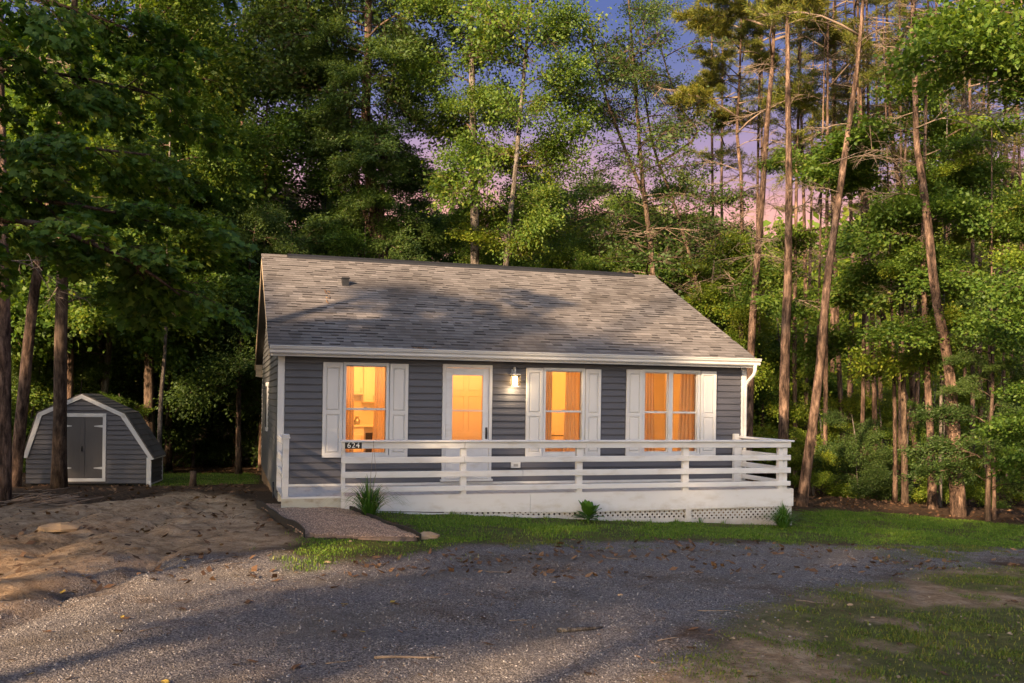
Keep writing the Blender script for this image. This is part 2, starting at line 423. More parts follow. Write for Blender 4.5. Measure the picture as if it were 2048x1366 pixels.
def empty(name, loc, label, cat, group=None):
    o = bpy.data.objects.new(name, None); o.location = Vector([float(q) for q in loc]); o.empty_display_size = .2; col.objects.link(o)
    return tag(o, label, cat, group)
def npmesh(name, V, polys, mats, midx=None, smooth=False):
    """polys: list of (n,k) index arrays"""
    me = bpy.data.meshes.new(name); V = np.asarray(V, np.float32)
    me.vertices.add(len(V)); me.vertices.foreach_set('co', V.ravel())
    tot = np.concatenate([np.full(len(p), p.shape[1]) for p in polys]); flat = np.concatenate([p.ravel() for p in polys]).astype(np.int32)
    st = np.concatenate([[0], np.cumsum(tot)[:-1]]).astype(np.int32)
    me.loops.add(len(flat)); me.loops.foreach_set('vertex_index', flat)
    me.polygons.add(len(tot)); me.polygons.foreach_set('loop_start', st)
    for x in mats: me.materials.append(x)
    if midx is not None: me.polygons.foreach_set('material_index', np.asarray(midx, np.int32))
    if smooth: me.polygons.foreach_set('use_smooth', np.ones(len(tot), bool))
    me.update(calc_edges=True); return me

# ------------------------------------------------------------------ ground zones
def wpoly(pts): return np.array([gp(x, y)[:2] for x, y in pts])
def sdist(x, y, poly):                                 # signed distance, positive inside
    d = np.full(x.shape, 1e9); ins = np.zeros(x.shape, bool); n = len(poly)
    for i in range(n):
        ax, ay = poly[i]; bx, by = poly[(i + 1) % n]; ex, ey = bx - ax, by - ay
        t = np.clip(((x - ax) * ex + (y - ay) * ey) / (ex * ex + ey * ey + 1e-12), 0, 1)
        d = np.minimum(d, np.hypot(x - ax - t * ex, y - ay - t * ey))
        if abs(ey) > 1e-9:
            c = (ay > y) != (by > y); xi = ax + (y - ay) * ex / ey; ins ^= c & (x < xi)
    return np.where(ins, d, -d)
Z_GRAVEL = wpoly([(-500, 1290), (0, 1230), (140, 1185), (300, 1135), (440, 1110), (560, 1100), (700, 1122), (820, 1108), (900, 1090), (1200, 1084), (1600, 1086), (2060, 1098), (2500, 1112), (2500, 1140),
                  (2048, 1128), (1850, 1137), (1700, 1167), (1560, 1200), (1450, 1245), (1390, 1290), (1330, 1330), (1250, 1420), (1180, 1520), (-500, 1520)])
Z_LAWN = wpoly([(610, 1076), (830, 1084), (850, 1074), (700, 1022), (760, 1022), (1000, 1030), (1400, 1038), (1590, 1040), (1606, 1022), (1640, 1018), (1850, 1032), (2060, 1050), (2600, 1078), (2600, 1108),
                (2060, 1094), (1600, 1084), (1200, 1082), (900, 1088), (800, 1108), (650, 1126), (560, 1104)])
Z_FORE = wpoly([(1210, 1520), (1300, 1390), (1400, 1300), (1460, 1245), (1580, 1200), (1720, 1167), (1850, 1142), (2050, 1132), (2600, 1148), (2600, 1520)])
Z_BARE = wpoly([(1200, 1480), (1340, 1350), (1470, 1285), (1600, 1265), (1690, 1320), (1680, 1380), (1560, 1460)])
Z_DIRT = wpoly([(-500, 1290), (0, 1230), (140, 1185), (300, 1130), (500, 1104), (606, 1082), (540, 1045), (512, 1012), (420, 990), (330, 990), (100, 1012), (-100, 1030), (-500, 1080)])
Z_BACK = np.array([(-2.6, 6.9), (-.1, 7.0), (-.1, 14), (-2.0, 14), (-3.0, 10)])
Z_BED = wpoly([(514, 1013), (690, 1019), (842, 1082), (730, 1080), (606, 1074)])
def zones(x, y):
    w1 = (fbm(x * 1.3, y * 1.3, 51) - .5); w2 = (fbm(x * 4, y * 4, 61) - .5)
    gr = sstep(-.55, .55, sdist(x, y, Z_GRAVEL) + w1 * 1.3 + w2 * .9)
    lawn = sstep(-.22, .30, sdist(x, y, Z_LAWN) + w1 * .75 + w2 * .5)
    fore = sstep(-.3, .7, sdist(x, y, Z_FORE) + w1 * .9) * sstep(.36, .56, fbm(x * 1.1, y * 1.1, 71) + .10 * w2 + .06)
    bare = sstep(-.3, .3, sdist(x, y, Z_BARE) + w1 * 1.0)
    back = sstep(-.2, .3, sdist(x, y, Z_BACK) + w1 * .5)
    dirt = sstep(-.3, .3, sdist(x, y, Z_DIRT) + w1 * .6)
    fore_area = sstep(-.2, .3, sdist(x, y, Z_FORE) + w1 * .5)
    # thin grass seeding into the gravel behind the lawn edge and at the right
    seed = sstep(.60, .74, fbm(x * 1.7, y * 1.7, 81)) * sstep(-1.0, -.1, sdist(x, y, Z_LAWN)) * .8
    seed2 = sstep(.5, .66, fbm(x * 1.5, y * 1.5, 83)) * sstep(7.5, 10, x) * sstep(-7, -6, y) * sstep(-2, -3.4, y) * .7
    grass = np.clip(np.maximum.reduce([lawn, fore * (1 - .85 * bare), back, seed, seed2]), 0, 1)
    gravel = gr * (1 - lawn) * (1 - .8 * fore * sstep(.3, .6, fore_area))
    dirtm = np.clip(np.maximum(dirt, np.maximum(bare, fore_area * .75)), 0, 1)
    return gravel, grass, dirtm, lawn, fore, back, np.maximum(seed, seed2)

def axis(lo, hi, step, far):
    a = list(np.arange(lo, hi, step)); s = step
    L = [a[0]]
    while L[-1] > -far: s *= 1.35; L.append(L[-1] - s)
    R_ = [a[-1]]; s = step
    while R_[-1] < far: s *= 1.35; R_.append(R_[-1] + s)
    return np.array(L[:0:-1] + a + R_[1:])
gx, gy = axis(-9, 17, .1, 420), axis(-13, 10, .1, 420)
XX, YY = np.meshgrid(gx, gy, indexing='ij')
ZZ = G(XX, YY)
zr_, zg_, zd_, zl_, zf_, zb_, zs_ = zones(XX, YY)
nx, ny = XX.shape
VV = np.stack([XX, YY, ZZ], -1).reshape(-1, 3)
ii = (np.arange(nx - 1)[:, None] * ny + np.arange(ny - 1)[None, :]).ravel()
quads = np.stack([ii, ii + ny, ii + ny + 1, ii + 1], 1)
dn_ = sdist(XX, YY, Z_GRAVEL) + .5 * (fbm(XX * .35, YY * .35, 19) - .5)
track_ = np.clip(np.exp(-((dn_ - 1.15) / .26) ** 2) + np.exp(-((dn_ - 2.75) / .30) ** 2), 0, 1) * sstep(.15, .75, fbm(XX * .8, YY * .8, 29))
zone = np.stack([zr_, zg_, zd_, track_], -1).reshape(-1, 4).astype(np.float32)
fz = zone[quads].mean(1)

def groundmat():
    m, t, b, _ = newmat('ground_cover')
    at = nd(t, 'ShaderNodeAttribute', attribute_name='zone'); sp = nd(t, 'ShaderNodeSeparateColor'); t.links.new(at.outputs['Color'], sp.inputs[0])
    pos = nd(t, 'ShaderNodeNewGeometry')
    def N(scale, det=5, r=.6):
        n = nd(t, 'ShaderNodeTexNoise'); n.inputs['Scale'].default_value = scale; n.inputs['Detail'].default_value = det; n.inputs['Roughness'].default_value = r
        t.links.new(pos.outputs['Position'], n.inputs['Vector']); return n
    def ramped(n, stops):
        r = cramp(t, stops); t.links.new(n.outputs[0] if n.outputs[0].name != 'Distance' else n.outputs[0], r.inputs[0]); return r
    litter = ramped(N(12, 10, .78), [(.3, (.022, .014, .009)), (.5, (.065, .040, .024)), (.72, (.13, .082, .05))])
    dirt = ramped(N(4.5, 12, .78), [(.30, (.115, .066, .036)), (.45, (.34, .22, .125)), (.58, (.52, .365, .225)), (.75, (.65, .50, .345))])
    sod = ramped(N(5, 6), [(.3, (.045, .060, .014)), (.55, (.085, .105, .022)), (.75, (.14, .125, .045))])
    vo = nd(t, 'ShaderNodeTexVoronoi'); vo.inputs['Scale'].default_value = 85; t.links.new(pos.outputs['Position'], vo.inputs['Vector'])
    vs = nd(t, 'ShaderNodeSeparateColor'); t.links.new(vo.outputs['Color'], vs.inputs[0])
    peb = cramp(t, [(0, (.066, .061, .060)), (.5, (.178, .165, .163)), (.9, (.30, .28, .274)), (1, (.46, .42, .38))]); t.links.new(vs.outputs[0], peb.inputs[0])
    tint = ramped(N(.8, 5), [(.28, (.72, .55, .42)), (.44, (1.10, 1.06, 1.04)), (.58, (1.08, 1.08, 1.12)), (.76, (1.25, 1.06, .88))])
    pm = nd(t, 'ShaderNodeVectorMath', operation='MULTIPLY'); t.links.new(peb.outputs[0], pm.inputs[0]); t.links.new(tint.outputs[0], pm.inputs[1])
    def mix(f, a, c):
        x = nd(t, 'ShaderNodeMix', data_type='RGBA'); t.links.new(f, x.inputs['Factor']); t.links.new(a, x.inputs['A']); t.links.new(c, x.inputs['B']); return x.outputs['Result']
    hum = ramped(N(1.3, 10, .75), [(.30, (0, 0, 0)), (.46, (1, 1, 1))])
    dk = ramped(N(16, 8, .75), [(.3, (.06, .042, .027)), (.5, (.15, .107, .066)), (.75, (.26, .195, .13))])
    d2 = mix(hum.outputs[0], dk.outputs[0], dirt.outputs[0])
    c = mix(sp.outputs[2], litter.outputs[0], d2)
    dust = ramped(N(7, 8, .7), [(.3, (.10, .085, .072)), (.55, (.20, .172, .145)), (.75, (.30, .26, .215))])
    tf = nd(t, 'ShaderNodeMath', operation='MULTIPLY'); tf.inputs[1].default_value = .62; t.links.new(at.outputs['Alpha'], tf.inputs[0])
    pg_ = mix(tf.outputs[0], pm.outputs[0], dust.outputs[0])
    c = mix(sp.outputs[0], c, pg_)
    gf = nd(t, 'ShaderNodeMath', operation='MULTIPLY'); gf.inputs[1].default_value = .85; t.links.new(sp.outputs[1], gf.inputs[0])
    c = mix(gf.outputs[0], c, sod.outputs[0])
    t.links.new(c, b.inputs['Base Color'])
    b.inputs['Roughness'].default_value = .95; b.inputs['Specular IOR Level'].default_value = .15
    inv = nd(t, 'ShaderNodeMath', operation='SUBTRACT'); inv.inputs[0].default_value = 1; t.links.new(vo.outputs['Distance'], inv.inputs[1])
    hm = nd(t, 'ShaderNodeMath', operation='MULTIPLY'); t.links.new(inv.outputs[0], hm.inputs[0]); t.links.new(sp.outputs[0], hm.inputs[1])
    h2 = nd(t, 'ShaderNodeMath', operation='MULTIPLY_ADD'); n5 = N(14, 8, .7); h2.inputs[1].default_value = 2.6; t.links.new(n5.outputs[0], h2.inputs[0]); t.links.new(hm.outputs[0], h2.inputs[2])
    bump(t, b, h2.outputs[0], 1.0, .030)
    return m
M['ground'] = groundmat()
def sub_sheet(name, sel):
    q = quads[sel]; u, inv = np.unique(q.ravel(), return_inverse=True)
    me = npmesh(name, VV[u], [inv.reshape(q.shape)], [M['ground']], smooth=True)
    a = me.attributes.new('zone', 'FLOAT_COLOR', 'POINT'); a.data.foreach_set('color', zone[u].ravel())
    return tag(link(name, me), kind='structure')
is_dr = fz[:, 0] > .5
is_lw = (fz[:, 1] > .5) & ~is_dr
tag(sub_sheet('driveway', is_dr), 'grey gravel driveway curving past the front of the cottage')
tag(sub_sheet('lawn', is_lw), 'green grass lawn in front of the deck and beside the drive')
tag(sub_sheet('ground', ~(is_dr | is_lw)), 'bare tan earth and brown leaf litter under the trees')

# ------------------------------------------------------------------ the cottage
W, D = 9.25, 9.0
EAVE_Y, EAVE_Z, RIDGE_Z = -.333, 2.446, 4.716
SL = (RIDGE_Z - EAVE_Z) / (D / 2 - EAVE_Y)
OL, OR = .20, .08
house = empty('cottage', (0, 0, Gz(0, 0)), 'slate blue cottage with white shutters, lit windows and a grey shingle roof', 'house')
OPEN = [(1.121, 1.923, .52, 2.185), (2.927, 3.878, .08, 2.205), (4.901, 5.730, .52, 2.172), (6.967, 8.209, .52, 2.185)]
SID0, COURSE = .02, .1262
NC = 18
rng = random.Random(5)
def board_piece(x0, x1, za, zb, zc, name='siding_board'):
    """one lap of siding; zc is the bottom of its course, thickness runs out upwards"""
    th = lambda z: .017 - .013 * (z - zc) / COURSE
    b = MB()
    if abs(za - zc) < 1e-6:      # full lap with a rolled lower lip and a step like moulded vinyl
        prof = [(-.001, zb), (-.003, zb), (-.003, zb - .015), (-.012, zb - .019), (-.017, zc + .066), (-.020, zc + .060), (-.027, zc + .012), (-.024, zc), (-.001, zc + .001)]
    else:
        prof = [(-.001, zb), (-th(zb), zb), (-th(za), za), (-.001, za)]
    b.prism(prof, 'x', x0, x1)
    return b.build(name, M['siding'], house)
for i in range(NC):
    zc = SID0 + i * COURSE; zt = min(zc + COURSE, 2.285)
    if zt - zc < .02: continue
    segs = [(.09, W - .09)]
    partial = []
    for (a, c, z0, z1) in OPEN:
        if z1 <= zc + .001 or z0 >= zt - .001: continue
        new = []
        for s0, s1 in segs:
            if c <= s0 or a >= s1: new.append((s0, s1)); continue
            if a > s0: new.append((s0, a))
            if c < s1: new.append((c, s1))
        segs = new
        if z0 > zc + .004: partial.append((a, c, zc, z0))
        if z1 < zt - .004: partial.append((a, c, z1, zt))
    for s0, s1 in segs: board_piece(s0, s1, zc, zt, zc)
    for a, c, z0, z1 in partial: board_piece(a, c, z0, z1, zc)
# front wall behind the siding, with the openings left open
wb = MB(); xs = 0.0
for (a, c, z0, z1) in OPEN:
    wb.box(xs, .002, -.3, a, .12, 2.44); wb.box(a, .002, -.3, c, .12, z0); wb.box(a, .002, z1, c, .12, 2.44); xs = c
wb.box(xs, .002, -.3, W, .12, 2.44)
wb.build('wall', M['innerwall'], house)
# side and back walls with laps
def gable_h(y): return EAVE_Z - .03 + SL * (min(y, D - y) - EAVE_Y) - .06
for side, X, s in (('l', 0, -1), ('r', W, 1)):
    b = MB(); b.prism([(.13, -.28), (D - .002, -.28), (D - .002, 2.4), (D / 2, gable_h(D / 2)), (.13, 2.4)], 'x', X - s * .12, X - s * .002); b.build('wall', M['innerwall'], house)
    z = -.26
    while z < gable_h(D / 2) - .05:
        zt = z + COURSE
        y0 = .07 if zt < 2.3 else max(.07, (zt - 2.38) / SL)
        if y0 < D / 2 - .1:
            b = MB(); b.prism([(X, zt), (X + s * .003, zt), (X + s * .003, zt - .016), (X + s * .012, zt - .02), (X + s * .024, z + .010), (X + s * .021, z), (X, z)], 'y', y0, D - y0)
            b.build('siding_board', M['siding_side'], house)
        z = zt
    b = MB(); b.box(X - s * .10 if s < 0 else X - .11, .1, -1.2, X + .11 if s < 0 else X - .004, D - .05, -.27) if s > 0 else b.box(X + .004, .1, -1.2, X + .11, D - .05, -.27)
    b.build('foundation', M['found'], house)
MB().box(0, D - .12, -1.2, W, D, 2.4).build('wall', M['siding_side'], house)
# corner trims
for X0, X1 in ((-.028, .085), (W - .085, W + .028)):
    MB().cbox(X0, -.034, -.02, X1, .068, 2.30, .005).build('corner_trim', M['trim'], house)
MB().cbox(-.018, D - .07, -.26, .07, D + .02, 2.32, .005).build('corner_trim', M['trim'], house)
MB().box(.085, -.031, -.018, W - .085, .001, .02).build('base_trim', M['trim'], house)
# soffit, fascia, gutter
MB().box(-OL + .02, EAVE_Y + .045, 2.282, W + OR, .0, 2.300).build('soffit', M['trim'], house)
MB().box(-OL + .04, EAVE_Y + .022, 2.272, W + OR, EAVE_Y + .042, 2.44).build('fascia', M['trim'], house)
g = MB()
gz0 = 2.315
prof = [(EAVE_Y + .02, gz0), (EAVE_Y - .045, gz0), (EAVE_Y - .060, gz0 + .018), (EAVE_Y - .062, gz0 + .055), (EAVE_Y - .095, gz0 + .085), (EAVE_Y - .102, gz0 + .118), (EAVE_Y - .116, gz0 + .120), (EAVE_Y - .116, gz0 + .135),
        (EAVE_Y - .094, gz0 + .135), (EAVE_Y - .088, gz0 + .085), (EAVE_Y - .05, gz0 + .05), (EAVE_Y - .048, gz0 + .012), (EAVE_Y + .008, gz0 + .012), (EAVE_Y + .008, gz0 + .125), (EAVE_Y + .02, gz0 + .125)]
g.prism(prof, 'x', -OL + .015, W + OR + .04)
for xe in (-OL + .012, W + OR + .038): g.prism([prof[i] for i in (0, 1, 2, 3, 4, 5, 7, 14)], 'x', xe, xe + .005)
gut = g.build('gutter', M['gutter'], house)
db = MB(); r2 = random.Random(3)
for k in range(26):
    x = onY(845, 697, EAVE_Y)[0] + r2.gauss(0, .10); y = EAVE_Y + r2.uniform(-.08, .0); z = gz0 + .13 + r2.uniform(-.01, .03)
    db.tube([(x, y, z), (x + r2.uniform(-.06, .06), y + r2.uniform(-.03, .03), z + r2.uniform(-.01, .03))], .006, 4)
tag(db.build('gutter_debris', M['litter'], house), kind='stuff')
# downspout with a swept elbow
dx = W + .0
pts = [(dx + .02, EAVE_Y - .03, gz0 + .01), (dx + .02, EAVE_Y - .03, 2.22), (dx + .015, EAVE_Y - .0, 2.14), (dx + .005, -.16, 2.02), (dx - .01, -.075, 1.95), (dx - .02, -.07, 1.86), (dx - .02, -.07, 1.2), (dx - .02, -.07, .3), (dx - .02, -.07, .02)]
MB().tube(pts, .036, 10).build('downspout', M['gutter'], house, True)
# roof
ro = MB()
th = .035
A0 = (EAVE_Y, EAVE_Z - .02); A1 = (D / 2, RIDGE_Z - .02)
ro.prism([A0, A1, (D - EAVE_Y, EAVE_Z - .02), (D - EAVE_Y, EAVE_Z - .02 - th), (D / 2, RIDGE_Z - .02 - th - .01), (EAVE_Y, EAVE_Z - .02 - th)], 'x', -OL, W + OR)
roof = ro.build('roof', M['shedroof'], house)
# barge boards and back eave return box
for X0, X1 in ((-OL - .004, -OL + .02), (W + OR - .02, W + OR + .004)):
    b = MB(); o = .058
    b.prism([(EAVE_Y + .05, EAVE_Z - o - .0), (D / 2, RIDGE_Z - o - .02), (D - EAVE_Y, EAVE_Z - o), (D - EAVE_Y, EAVE_Z - o - .13), (D / 2, RIDGE_Z - o - .15), (EAVE_Y + .05, EAVE_Z - o - .13)], 'x', X0, X1)
    b.build('barge_board', M['brownbox'], house)
MB().box(-OL + .02, D - .05, 2.08, -.004, D + .33, 2.40).build('eave_return', M['brownbox'], house)
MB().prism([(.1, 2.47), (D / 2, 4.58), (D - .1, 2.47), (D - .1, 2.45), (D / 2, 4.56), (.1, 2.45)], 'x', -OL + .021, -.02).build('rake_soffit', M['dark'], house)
# left wall window (seen along the wall) and meter pipe
def onX(x, y, X):
    d = ray(x, y); return CAM + d * ((X - CAM[0]) / d[0])
wy = onX(538, 783, 0)[1]; wy = min(max(wy, 2.4), 5.5)
lw = MB().box(-.045, wy, .78, .0, wy + .9, 1.88).build('window', M['trim'], house)
MB().box(-.048, wy + .06, .86, -.046, wy + .84, 1.80).build('pane', M['dark'], lw)
MB().tube([(-.03, 1.2, -.05), (-.03, 1.1, -.25), (-.04, .9, -.55)], .02, 6).build('drain_pipe', M['dark'], house, True)

# shingles
slope_len = math.hypot(D / 2 - EAVE_Y, RIDGE_Z - EAVE_Z); NCR = 37; EXP = slope_len / NCR
ey_ = np.array([0, (D / 2 - EAVE_Y) / slope_len, (RIDGE_Z - EAVE_Z) / slope_len]); en_ = np.array([0, -ey_[2], ey_[1]])
roof_o = np.array([-OL - .01, EAVE_Y - .012, EAVE_Z - .02])
WID = (.13, .19, .25)
def tab_geo(w, h, t, lip):
    """a laminated tab: the tapered slab, and a printed dark band along its lower edge on some"""
    e = .036
    v = [(.002, 0, 0), (w - .002, 0, 0), (w - .002, 0, t), (.002, 0, t), (w, h, .001), (0, h, .001), (w - .002, e, t - .0005), (.002, e, t - .0005)]
    f = [(0, 1, 2, 3), (3, 2, 6, 7), (7, 6, 4, 5), (1, 4, 6, 2), (0, 3, 7, 5)]
    return v, f, ([1, 1 if lip else 0, 0, 0, 0])
tabs = {}
for wi, w in enumerate(WID):
    for lip in (0, 1):
        v, f, mi = tab_geo(w, EXP * 1.22, .009 if not lip else .014, lip)
        b = MB(); b.v = v; b.f = f; b.m = mi; tabs[(wi, lip)] = b.mesh('shingle', [M['shingle'], M['shinglelip']])
Mrot = Matrix(((1, 0, 0), (0, ey_[1], en_[1]), (0, ey_[2], en_[2]))).to_4x4()
rs = random.Random(11)
TOT = W + OL + OR + .02
n_ind = 0; big = MB()
for c in range(NCR):
    x = -rs.uniform(0, .15)
    while x < TOT - .01:
        wi = rs.choice((0, 1, 1, 2)); lip = 1 if rs.random() < .28 else 0; w = WID[wi]
        x0, x1 = max(x, 0), min(x + w, TOT)
        if x1 - x0 > .03:
            s = (x1 - x0) / w
            off = roof_o + np.array([x0, 0, 0]) + ey_ * (c * EXP + rs.uniform(-.002, .002)) + en_ * (.003 + .002 * rs.random())
            if n_ind < 300:
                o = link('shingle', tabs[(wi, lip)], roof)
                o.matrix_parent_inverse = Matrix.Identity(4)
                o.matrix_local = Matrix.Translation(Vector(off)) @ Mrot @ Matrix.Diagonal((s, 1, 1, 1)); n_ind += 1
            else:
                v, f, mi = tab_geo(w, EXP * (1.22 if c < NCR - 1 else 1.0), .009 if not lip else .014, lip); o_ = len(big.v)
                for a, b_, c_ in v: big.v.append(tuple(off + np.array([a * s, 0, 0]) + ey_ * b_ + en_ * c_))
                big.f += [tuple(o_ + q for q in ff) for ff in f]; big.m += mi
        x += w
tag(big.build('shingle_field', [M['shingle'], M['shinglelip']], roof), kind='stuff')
# back slope shingle sheet is the roof slab; ridge vent
MB().prism([(D / 2 - .16, RIDGE_Z - .075), (D / 2 - .15, RIDGE_Z - .03), (D / 2, RIDGE_Z + .045), (D / 2 + .15, RIDGE_Z - .03), (D / 2 + .16, RIDGE_Z - .075), (D / 2, RIDGE_Z)], 'x', onY(575, 514, D / 2)[0], onY(1264, 549, D / 2)[0]).build('ridge_vent', M['dark'], roof)
for X0, X1 in ((-OL - .01, onY(574, 514, D / 2)[0]), (onY(1265, 549, D / 2)[0], W + OR + .01)):
    MB().prism([(D / 2 - .13, RIDGE_Z - .062), (D / 2 - .13, RIDGE_Z - .047), (D / 2, RIDGE_Z + .014), (D / 2 + .13, RIDGE_Z - .047), (D / 2 + .13, RIDGE_Z - .062), (D / 2, RIDGE_Z - .001)], 'x', X0, X1).build('ridge_cap', M['shingle'], roof)
def on_roof(x, y):
    d = ray(x, y); t = ((roof_o - CAM) @ en_) / (d @ en_); return CAM + d * t
p = on_roof(691, 571)
MB().box(p[0] - .07, p[1] - .05, p[2] - .05, p[0] + .07, p[1] + .13, p[2] + .14).box(p[0] - .08, p[1] - .07, p[2] + .14, p[0] + .08, p[1] + .15, p[2] + .165).build('roof_vent', M['dark'], roof)
tw = MB(); r2 = random.Random(8)
for k in range(9):
    q = on_roof(656 + r2.uniform(-5, 5), 595 + r2.uniform(-14, 10)) + en_ * .02; q2 = q + ey_ * r2.uniform(-.18, .18) + np.array([r2.uniform(-.03, .05), 0, 0])
    tw.tube([q, q2], .008, 4)
tag(tw.build('dead_twigs', M['litter']), 'small brown clump of dead twigs lying on the roof shingles', 'twigs', kind='stuff')

# windows -----------------------------------------------------------------
def frame_rect(b, x0, x1, z0, z1, w, y0, y1, m=0):
    b.cbox(x0, y0, z0, x0 + w, y1, z1, .004, m); b.cbox(x1 - w, y0, z0, x1, y1, z1, .004, m)
    b.cbox(x0 + w - .002, y0 + .001, z0, x1 - w + .002, y1 - .001, z0 + w, .004, m); b.cbox(x0 + w - .002, y0 + .001, z1 - w, x1 - w + .002, y1 - .001, z1, .004, m)
def window(x0, x1, z0, z1, units, zm):
    b = MB(); frame_rect(b, x0 - .012, x1 + .012, z0 - .018, z1 + .012, .055, -.045, .115)
    b.cbox(x0 - .02, -.06, z0 - .030, x1 + .02, -.03, z0 + .012, .004)
    for k in range(1, len(units)):
        b.cbox(units[k - 1][1] + .02, -.040, z0 + .03, units[k][0] - .02, .11, z1 - .03, .004)
    win = b.build('window', M['trim'], house)
    for (u0, u1) in units:
        s = MB(); frame_rect(s, u0 - .022, u1 + .022, z0 + .034, z1 - .040, .022, .012, .045); s.build('sash', M['trim'], win)
        MB().cbox(u0 - .002, .0, zm - .020, u1 + .002, .05, zm + .018, .004).build('meeting_rail', M['trim'], win)
        MB().cbox((u0 + u1) / 2 - .03, -.004, zm + .018, (u0 + u1) / 2 + .03, .03, zm + .034, .003).build('sash_lock', M['steel'], win)
        MB().box(u0, .026, zm + .018, u1, .030, z1 - .062).build('pane', M['glass'], win)
        MB().box(u0, .020, z0 + .056, u1, .024, zm - .02).build('pane', M['glass'], win)
    return win
window(1.121, 1.923, .52, 2.185, [(1.160, 1.880)], 1.361)
window(4.901, 5.730, .52, 2.172, [(4.945, 5.682)], 1.352)
window(6.967, 8.209, .52, 2.185, [(7.020, 7.505), (7.640, 8.155)], 1.352)
def shutter(x0, x1, z0, z1):
    b = MB(); zm = z0 + (z1 - z0) * .475; st = .058
    y0, y1 = -.066, -.028
    b.cbox(x0, y0, z0, x0 + st, y1, z1, .004); b.cbox(x1 - st, y0, z0, x1, y1, z1, .004)
    for a, c in ((z0, z0 + .085), (zm - .035, zm + .035), (z1 - .085, z1)): b.cbox(x0 + st - .002, y0 + .001, a, x1 - st + .002, y1, c, .004)
    s = b.build('shutter', M['shutter'], house)
    for a, c in ((z0 + .085, zm - .035), (zm + .035, z1 - .085)):
        p_ = MB(); X0, X1 = x0 + st, x1 - st
        p_.box(X0 - .002, -.040, a - .002, X1 + .002, -.0285, c + .002)
        i = .028; o = len(p_.v)
        p_.v += [(X0 + .008, -.041, a + .008), (X1 - .008, -.041, a + .008), (X1 - .008, -.041, c - .008), (X0 + .008, -.041, c - .008), (X0 + i, -.061, a + i), (X1 - i, -.061, a + i), (X1 - i, -.061, c - i), (X0 + i, -.061, c - i)]
        p_.f += [(o, o + 1, o + 5, o + 4), (o + 1, o + 2, o + 6, o + 5), (o + 2, o + 3, o + 7, o + 6), (o + 3, o, o + 4, o + 7), (o + 4, o + 5, o + 6, o + 7)]; p_.m += [0] * 5
        p_.build('shutter_panel', M['shutter'], s)
for a, c, z1 in ((.748, 1.100, 2.19), (1.944, 2.283, 2.19), (4.545, 4.880, 2.175), (5.751, 6.067, 2.175), (6.606, 6.946, 2.19), (8.230, 8.575, 2.19)):
    shutter(a, c, .488, z1)
# door --------------------------------------------------------------------
b = MB(); b.cbox(2.927, -.05, .06, 2.985, .115, 2.205, .004); b.cbox(3.820, -.05, .06, 3.878, .115, 2.205, .004); b.cbox(2.983, -.049, 2.145, 3.822, .114, 2.205, .004)
b.cbox(2.90, -.085, .035, 3.90, .10, .075, .004)
door = b.build('door', M['trim'], house)
b = MB(); y0, y1 = -.034, -.002
b.cbox(2.99, y0, .08, 3.118, y1, 2.14, .004); b.cbox(3.695, y0, .08, 3.815, y1, 2.14, .004); b.cbox(3.116, y0 + .001, 2.005, 3.697, y1, 2.14, .004); b.cbox(3.116, y0 + .001, .08, 3.697, y1, .76, .004)
b.build('storm_door_frame', M['white'], door)
MB().cbox(3.112, y0 + .002, 1.335, 3.70, y1, 1.36, .003).build('meeting_rail', M['trim'], door)
MB().box(3.116, -.020, 1.36, 3.697, -.016, 2.006).build('pane', M['glass'], door)
MB().box(3.116, -.026, .759, 3.697, -.022, 1.335).build('pane', M['glass'], door)
b = MB(); b.tube([(3.775, -.036, 1.02), (3.775, -.075, 1.0), (3.775, -.08, .93), (3.775, -.075, .86), (3.775, -.036, .84)], .011, 8); b.cbox(3.755, -.042, .82, 3.795, -.034, 1.04, .003)
b.build('handle', M['dark'], door, True)
# inner panel door, made translucent so the hall lamp makes it glow
b = MB(); b.quad((2.99, .07, .08), (3.82, .07, .08), (3.82, .07, 2.14), (2.99, .07, 2.14)); b.build('door_slab', M['doorpanel'], door)
for X0, X1 in ((3.10, 3.36), (3.45, 3.71)):
    for za, zb in ((1.72, 2.02), (.98, 1.62), (.25, .85)):
        for q in range(1):
            b = MB(); i = q * .035; frame_rect(b, X0 + i, X1 - i, za + i, zb - i, .007, .060 - .004 * q, .068); b.build('door_moulding', M['doorpanel'], door)
# outlet and porch lamp
b = MB(); p0, p1 = onY(1021, 924, 0), onY(1039.5, 935.5, 0)
b.cbox(p0[0], -.055, p1[2], p1[0], -.012, p0[2], .006); ob = b.build('outlet_cover', M['trim'], house)
MB().box(p0[0] + .05, -.058, p1[2] + .03, p1[0] - .05, -.056, p0[2] - .03).build('socket', M['steel'], ob)
lx = onY(1030, 760, -.12)
lamp = empty('porch_lamp', (lx[0], -.02, 1.8), 'lit square frosted porch lantern on a white arm beside the storm door', 'wall lamp')
b = MB(); X = lx[0]
b.cbox(X - .045, -.034, 2.00, X + .045, -.018, 2.14, .005); b.tube([(X, -.03, 2.11), (X, -.06, 2.165), (X, -.10, 2.175), (X, -.125, 2.14), (X, -.125, 2.04)], .013, 8)
b.build('bracket', M['trim'], lamp, True)
b = MB(); zt, zb = onY(1030, 748, -.12)[2], onY(1030, 772, -.12)[2]; hw = .088
b.cbox(X - hw, -.125 - hw, zt - .02, X + hw, -.125 + hw, zt, .006)
b.box(X - hw, -.125 - hw, zb - .006, X + hw, -.125 + hw, zb + .004)
b.build('lantern_frame', M['trim'], lamp)
sh = MB(); sh.tube([(X, -.125, zb + .012), (X, -.125, zb + .03), (X, -.125, zt - .06), (X, -.125, zt - .045)], [.035, .048, .048, .03], 14)
sh.build('bulb', M['bulb'], lamp, True)
